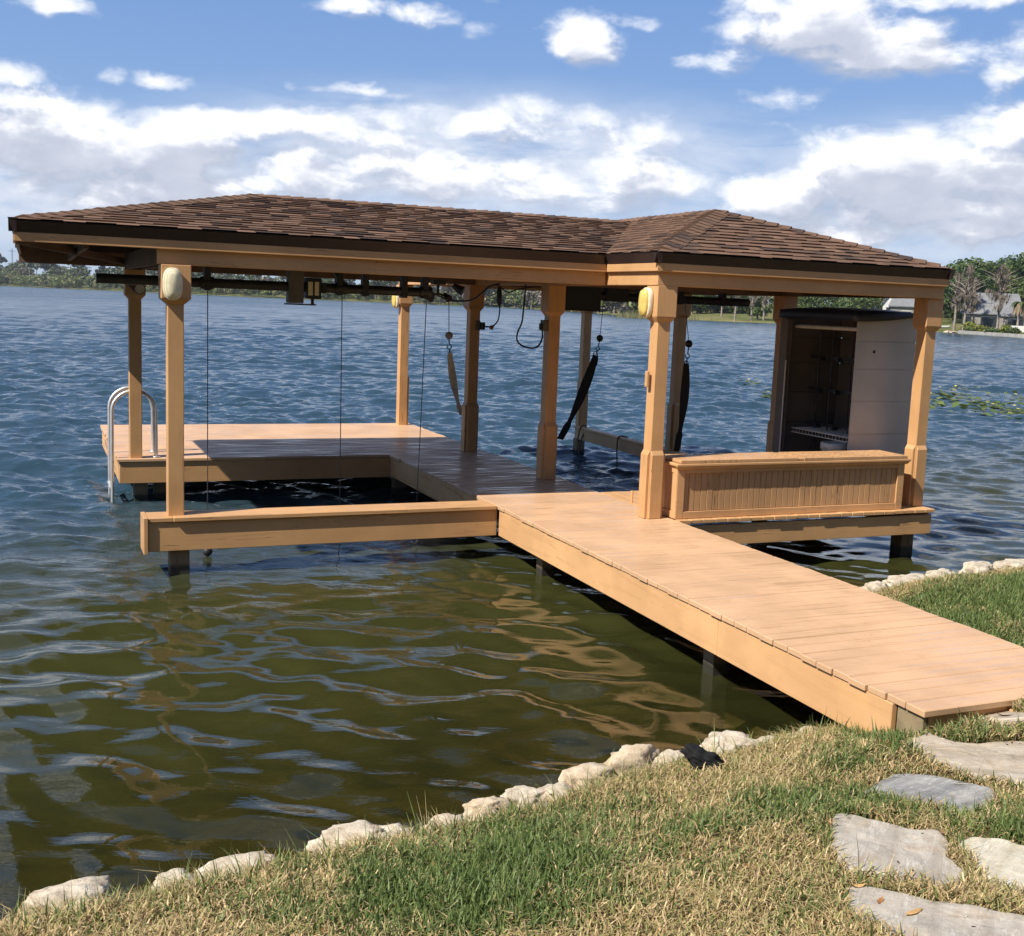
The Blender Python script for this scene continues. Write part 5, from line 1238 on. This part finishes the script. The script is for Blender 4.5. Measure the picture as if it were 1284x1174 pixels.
# white boat house / pavilion with a balustrade across the water in the middle
p, rt_, dr = frame_at(772, 430); o = empty('white_pavilion', p, 'white lakeside pavilion with a long balustrade seen between the posts', 'pavilion')
P_ = lambda a_, b_, c_: tuple(p+rt_*a_+dr*b_+np.array([0, 0, c_]))
def hx(mb, a0_, a1_, b0_, b1_, c0_, c1_): return mb.hexa([P_(a0_, b0_, c0_), P_(a1_, b0_, c0_), P_(a1_, b1_, c0_), P_(a0_, b1_, c0_), P_(a0_, b0_, c1_), P_(a1_, b0_, c1_), P_(a1_, b1_, c1_), P_(a0_, b1_, c1_)])
hx(MB(), -4, 5, 3, 10, 0, 4.2).build('wall', WHT, o)
mb = MB(); mb.add([P_(-4.6, 2.4, 4.2), P_(5.6, 2.4, 4.2), P_(5.6, 10.6, 4.2), P_(-4.6, 10.6, 4.2), P_(.5, 6.5, 6.6)], [(0, 1, 4), (1, 2, 4), (2, 3, 4), (3, 0, 4), (3, 2, 1, 0)]); mb.build('roof', simple('white_roof', (.5, .52, .54), .6), o)
mb = MB(); hx(mb, -11, 11, 0, .4, .9, 1.2); hx(mb, -11, 11, 0, .4, 1.75, 1.95)
for a_ in np.arange(-11, 11.1, .9): hx(mb, a_-.12, a_+.12, .05, .35, 1.2, 1.75)
hx(mb, -11, 11, .1, .5, -.5, .9); mb.build('balustrade', WHT, o)
for a_ in (-2.6, .4, 3.0): hx(MB(), a_-.7, a_+.7, 2.93, 3.05, 1.2, 3.3).build('window', WINDOW, o)
# reeds standing in the water in front of it
p = at_dist(822, 270, 0); g_ = np.random.default_rng(3); n = 900; pos = np.stack([g_.normal(0, 3.0, n), g_.normal(0, 2.0, n), 0*g_.random(n)], 1); rt_ = np.array([p[1], -p[0], 0])/np.linalg.norm(p); pos = pos[:, :1]*rt_*1.3+pos[:, 1:2]*np.array([p[0], p[1], 0])/np.linalg.norm(p)+p
hh = g_.uniform(.8, 1.9, (n, 1)); w = rt_*g_.uniform(.05, .1, (n, 1)); up_ = np.array([0, 0, 1.])*hh+g_.normal(0, .15, (n, 3))
T = np.array([(.20, .19, .08), (.15, .16, .06), (.26, .23, .11)])[g_.integers(0, 3, n)]
tag(np_mesh('reed_bed', np.stack([pos-w, pos+w, pos+w*.2+up_, pos-w*.2+up_], 1).reshape(-1, 3), np.arange(4*n).reshape(-1, 4), M['leaf'], T, origin=p), 'low bed of yellowish reeds standing out in the water beyond the posts', 'reeds', None, 'stuff')
# trees seen between the posts (photo columns 868-1000) and beyond
for i, (px_, back, h_, sp, lb) in enumerate([(922, 2, 9, 1.1, 'bare grey cypress on the far lawn, tallest seen through the middle bay'), (943, 4, 8, 1.0, 'slim grey cypress right of the tallest one through the middle bay'), (958, 9, 8, .9, 'slim pale cypress just left of the round green bush tree'),
        (975, 12, 9, 1.1, 'grey cypress beside the back post seen through the bay'), (984, 20, 9, 1.2, 'grey cypress half hidden by the back post'), (905, 25, 9, 1.1, 'hazy grey cypress behind the shore at the left of the bay')]):
    cypress(tuple(at_dist(px_, shore_dist(px_)+back, .5)), h_, 200+i, lb, 'grey cypresses on the far lawn', sp, 420)
protoB = make_tree('broadleaf_tree', tuple(at_dist(950, shore_dist(950)+14, .5)), 7.5, 3.0, 301, 'round dark green tree between the cypresses on the far lawn', n=1800, size=.26, trunk=.1)
protos_t = [make_tree('broadleaf_tree', tuple(at_dist(880+16*i, shore_dist(880)+38+9*i, .9)), 9+i*1.2, 4.6+.4*i, 310+i, 'leafy green tree in the belt behind the far lawn', 'tree', 'green trees behind the far lawn', 2200, .30, OLIVE if i == 1 else GREEN, .12) for i in range(4)]
for px_, back, s_, k, rz in ((868, 34, .9, 1, .5), (905, 50, 1.0, 2, 1.5), (928, 60, 1.05, 0, 2.2), (975, 45, 1.0, 3, .3), (1000, 50, 1.0, 1, 2.9), (1020, 60, .95, 0, 1.1), (1045, 55, .95, 2, 4.1), (1072, 62, .95, 3, 5.0), (1100, 75, 1.0, 1, 3.3), (1012, 42, .8, 2, 3.6), (1060, 40, .75, 0, .9), (845, 50, .9, 3, 2.0), (1150, 62, .9, 2, 1.0), (1090, 48, .8, 3, 2.0)):
    copy_tree(protos_t[k], tuple(at_dist(px_, shore_dist(px_)+back, .9)), (0, 0, rz), (s_, s_, s_))
# hillside trees behind the house
hill = [make_tree('hillside_tree', tuple(at_dist(1235+22*i, 330, 3.0)), 11+1.2*i, 5.0+.4*i, 330+i, 'tall dense green tree on the rise behind the grey roofed house', 'tree', 'green trees on the rise behind the house', 3600, .34, [(.050, .092, .022), (.075, .122, .030), (.036, .064, .018)] if i != 1 else GREEN, .15) for i in range(3)]
for px_, dd, z_, s_, k, rz in ((1196, 225, 2, .85, 0, 2), (1203, 250, 3, .95, 1, 5), (1218, 262, 4, 1.0, 2, 1), (1233, 272, 5, 1.05, 0, 2), (1246, 262, 5, 1.0, 1, 3), (1258, 285, 7, 1.05, 2, 3), (1270, 280, 7, 1.05, 0, 5), (1281, 270, 6.5, 1.05, 1, 1), (1292, 262, 7, 1.1, 2, 4), (1200, 236, 4, .95, 2, 4), (1213, 244, 5, 1.0, 1, 0), (1228, 246, 2, .8, 0, 3), (1205, 255, 2, .8, 0, 1), (1222, 285, 4, .85, 1, 2), (1210, 300, 4, .75, 2, 5), (1248, 300, 6, 1.0, 2, 3), (1262, 275, 5, .95, 0, 4), (1275, 300, 6, 1.0, 1, 5), (1290, 290, 6, 1.05, 2, .4), (1305, 270, 6, 1.1, 0, 1.7), (1330, 280, 6, 1.15, 1, 2.6), (1360, 290, 6, 1.2, 2, 3.9), (1285, 250, 3, .8, 1, .8), (1195, 262, 1, .62, 1, 2.9), (1262, 320, 7, 1.0, 0, .2), (1300, 320, 9, 1.1, 1, 3.0)):
    copy_tree(hill[k], tuple(at_dist(px_, dd*1.27, z_)), (0, 0, rz), (s_*1.2, s_*1.2, s_*1.1))
V = []; Fq = []
for j, rr in enumerate((275, 300, 340, 390, 480, 750)):
    for i, px_ in enumerate(range(1120, 1640, 40)): V.append(tuple(at_dist(px_, rr, (.9, 1.8, 3.2, 6.4, 9, 11)[j]*min(1, max(.15, (px_-1130)/140)))))
k_ = 13; Fq = [(j*k_+i, j*k_+i+1, (j+1)*k_+i+1, (j+1)*k_+i) for j in range(5) for i in range(k_-1)]
tag(np_mesh('hill', V, Fq, M['lawn'], smooth=True), kind='structure')
for px_, dd, h_, sp, lb, sd_ in ((1197, 6, 11.2, 1.7, 'slim grey cypress next to the roof corner on the right shore', 401), (1209, 5, 12.4, 1.9, 'tall mossy cypress with pale twin stems left of the lake house', 402), (1251, 10, 12.2, 2.7, 'broad mossy grey cypress in front of the lake house roof', 403), (1219, 16, 10.2, 1.4, 'thin grey cypress behind the twin stemmed one', 405)):
    cypress(tuple(at_dist(px_, shore_dist(px_)+dd, .5)), h_, sd_, lb, 'grey cypresses by the lake house', sp, 1150)
# a palm with a skirt of dead fronds at the picture edge
p = at_dist(1276, shore_dist(1276)+14, .6); o = empty('palm_tree', p, 'shaggy palm with hanging brown fronds at the right picture edge', 'palm')
MB().tube([tuple(p+np.array([0, 0, -.5])), tuple(p+np.array([.1, 0, 3])), tuple(p+np.array([.1, .1, 5.6]))], [.28, .22, .18], 8).build('trunk', M['bark'], o)
def fronds(n, droop, tint, seed, L0):
    g_ = random.Random(seed); V = []; Fq = []; T = []
    for i in range(n):
        a_ = g_.uniform(0, 6.28); L = L0*g_.uniform(.8, 1.2); base = p+np.array([.1, .1, 5.5]); pr = None
        for k in range(7):
            t_ = k/6; r_ = L*t_*(1-.15*t_); zz_ = L*(.45*t_-droop*t_*t_); c_ = base+np.array([math.cos(a_)*r_, math.sin(a_)*r_, zz_]); w = .32*math.sin(math.pi*min(1, t_*.9+.1))
            sd_ = np.array([-math.sin(a_), math.cos(a_), -.4])*w; b = len(V); V += [tuple(c_-sd_), tuple(c_+np.array([0, 0, .06])), tuple(c_+sd_*np.array([1, 1, -1]))]
            if k: Fq += [(b-3, b-2, b+1, b), (b-2, b-1, b+2, b+1)]; T += [tint, tint]
    return V, Fq, T
V, Fq, T = fronds(16, .9, (.09, .12, .04), 1, 1.9); np_mesh('frond', V, Fq, M['leaf'], T, parent=o)
V, Fq, T = fronds(14, 2.3, (.25, .19, .11), 2, 1.5); np_mesh('dead_frond', V, Fq, M['leaf'], T, parent=o)
# shrubs along the sea wall
def shrub(px_, dd, h_, r_, seed, greens, label, n=420):
    loc = tuple(at_dist(px_, shore_dist(px_)+dd, .55)); o = empty('shrub', loc, label, 'shrub', 'shrubs along the sea wall')
    V, Fq, T = crown_arrays(seed, [(0, 0, h_*.5, r_, r_, h_*.5), (r_*.6, .1, h_*.4, r_*.7, r_*.7, h_*.42), (-r_*.6, -.1, h_*.42, r_*.65, r_*.65, h_*.4)], n, .16, greens); np_mesh('foliage', V+np.array(loc), Fq, M['leaf'], T, parent=o)
    mb = MB()
    for k in range(4): mb.tube([(loc[0], loc[1], loc[2]-.3), (loc[0]+r_*.5*math.cos(k*1.6), loc[1]+r_*.5*math.sin(k*1.6), loc[2]+h_*.6)], [.05, .02], 5)
    mb.build('stem', M['bark'], o)
for a_ in ((1216, 5, 1.9, 1.3, 501, LIME, 'tallest yellow green shrub on the sea wall, near the twin cypress'), (1228, 5, 1.4, 1.0, 502, LIME, 'low yellow green shrub beside the tallest one'), (1238, 4, 1.1, 1.0, 503, OLIVE+LIME, 'small olive shrub in the middle of the sea wall row'),
           (1262, 4, 1.5, 1.0, 504, LIME, 'bright yellow green shrub right of the broad cypress'), (1272, 4, 1.1, 1.1, 505, GREEN, 'dark green low shrub under the palm'), (1220, 2.5, .8, 1.3, 506, GREEN, 'dark low hedge like shrub at the foot of the tallest yellow shrub'), (1246, 2.5, .8, 1.5, 507, GREEN, 'dark low shrub at the foot of the broad cypress')): shrub(*a_)
# pale boulders and a little white boat at the point left of the sea wall
for i, (px_, s_) in enumerate(((1190, .8), (1194, .55), (1198, .7))):
    p = at_dist(px_, shore_dist(px_)-.3, .1); rock(tuple(p), (s_, s_*.7, s_*.55), 90+i, ['largest pale boulder on the point across the water at right', 'smallest pale boulder on the point across the water at right', 'pale boulder at the foot of the slim cypress across the water'][i])
p, rt_, dr = frame_at(1180, shore_dist(1180)+3); p = p+np.array([0, 0, .75]); V = []; n = 12
for k in range(n+1):
    t_ = k/n*2-1; w = .62*(1-abs(t_)**2.6)+.02
    for s_, zz_ in ((-1, .5), (-.7, .12), (0, 0), (.7, .12), (1, .5)): V.append(tuple(p+rt_*t_*1.9+dr*s_*w+np.array([0, 0, zz_+.15*t_*t_])))
Fq = [(5*k+j, 5*k+j+1, 5*k+6+j, 5*k+5+j) for k in range(n) for j in range(4)]
bt = MB().add(V, Fq, None, True).build('rowing_boat', WHT, None, p); md = bt.modifiers.new('hull', 'SOLIDIFY'); md.thickness = .06; tag(bt, 'small white boat pulled up on the point left of the cypresses', 'boat')

# ================================================================== HAZE
m, t, out = mat('lake_haze')
pv = t.new('ShaderNodeVolumePrincipled', {'Color': (.80, .88, 1.0, 1), 'Density': .0001, 'Anisotropy': .2})
t.l.new(pv.outputs[0], out.inputs[1])
hz_ = MB().box(-1500, 1000, -500, 1700, -9.0, 42.0).build('haze', m); tag(hz_, 'thin pale air over the lake', None, None, 'stuff')

# ================================================================== LILY PADS
V = []; Fq = []; T = []; g_ = random.Random(8)
def pad(x, y, r, z_, tint, tilt=.06):
    b = len(V); a0 = g_.uniform(0, 6.28); tx, ty = g_.uniform(-tilt, tilt), g_.uniform(-tilt, tilt)
    for k in range(9):
        a_ = a0+.25+k/8*(2*math.pi-.5); V.append((x+r*math.cos(a_), y+r*math.sin(a_), z_+r*(math.cos(a_)*tx+math.sin(a_)*ty)))
    V.append((x, y, z_+.002))
    for k in range(0, 8, 2): Fq.append((b+9, b+k, b+k+1, b+k+2)); T.append(tint)
for (px_, py_, rx, ry, n) in ((1188, 497, 26, 5, 90), (1230, 508, 46, 8, 190), (1275, 517, 26, 6, 90), (1285, 500, 20, 4, 40), (1172, 510, 16, 5, 40), (1340, 512, 60, 10, 200), (932, 480, 16, 2.5, 45), (962, 497, 8, 2, 26), (1215, 488, 30, 3, 40)):
    for i in range(n):
        q = on_z(px_+g_.gauss(0, rx*.6), py_+g_.gauss(0, ry*.6), .02); up_ = g_.random() < .2
        pad(q[0], q[1], g_.uniform(.05, .12), .03+(g_.uniform(.02, .09) if up_ else g_.uniform(0, .02)), g_.choice([(.10, .15, .03), (.14, .19, .045), (.075, .11, .025), (.20, .22, .06)]), .5 if up_ else .10)
        if g_.random() < .05: pad(q[0], q[1], .05, .16, (.7, .62, .10), .5)
tag(np_mesh('lily_pads', V, Fq, M['leaf'], T), 'floating patches of green lily pads on the open water', 'lily pads', None, 'stuff')
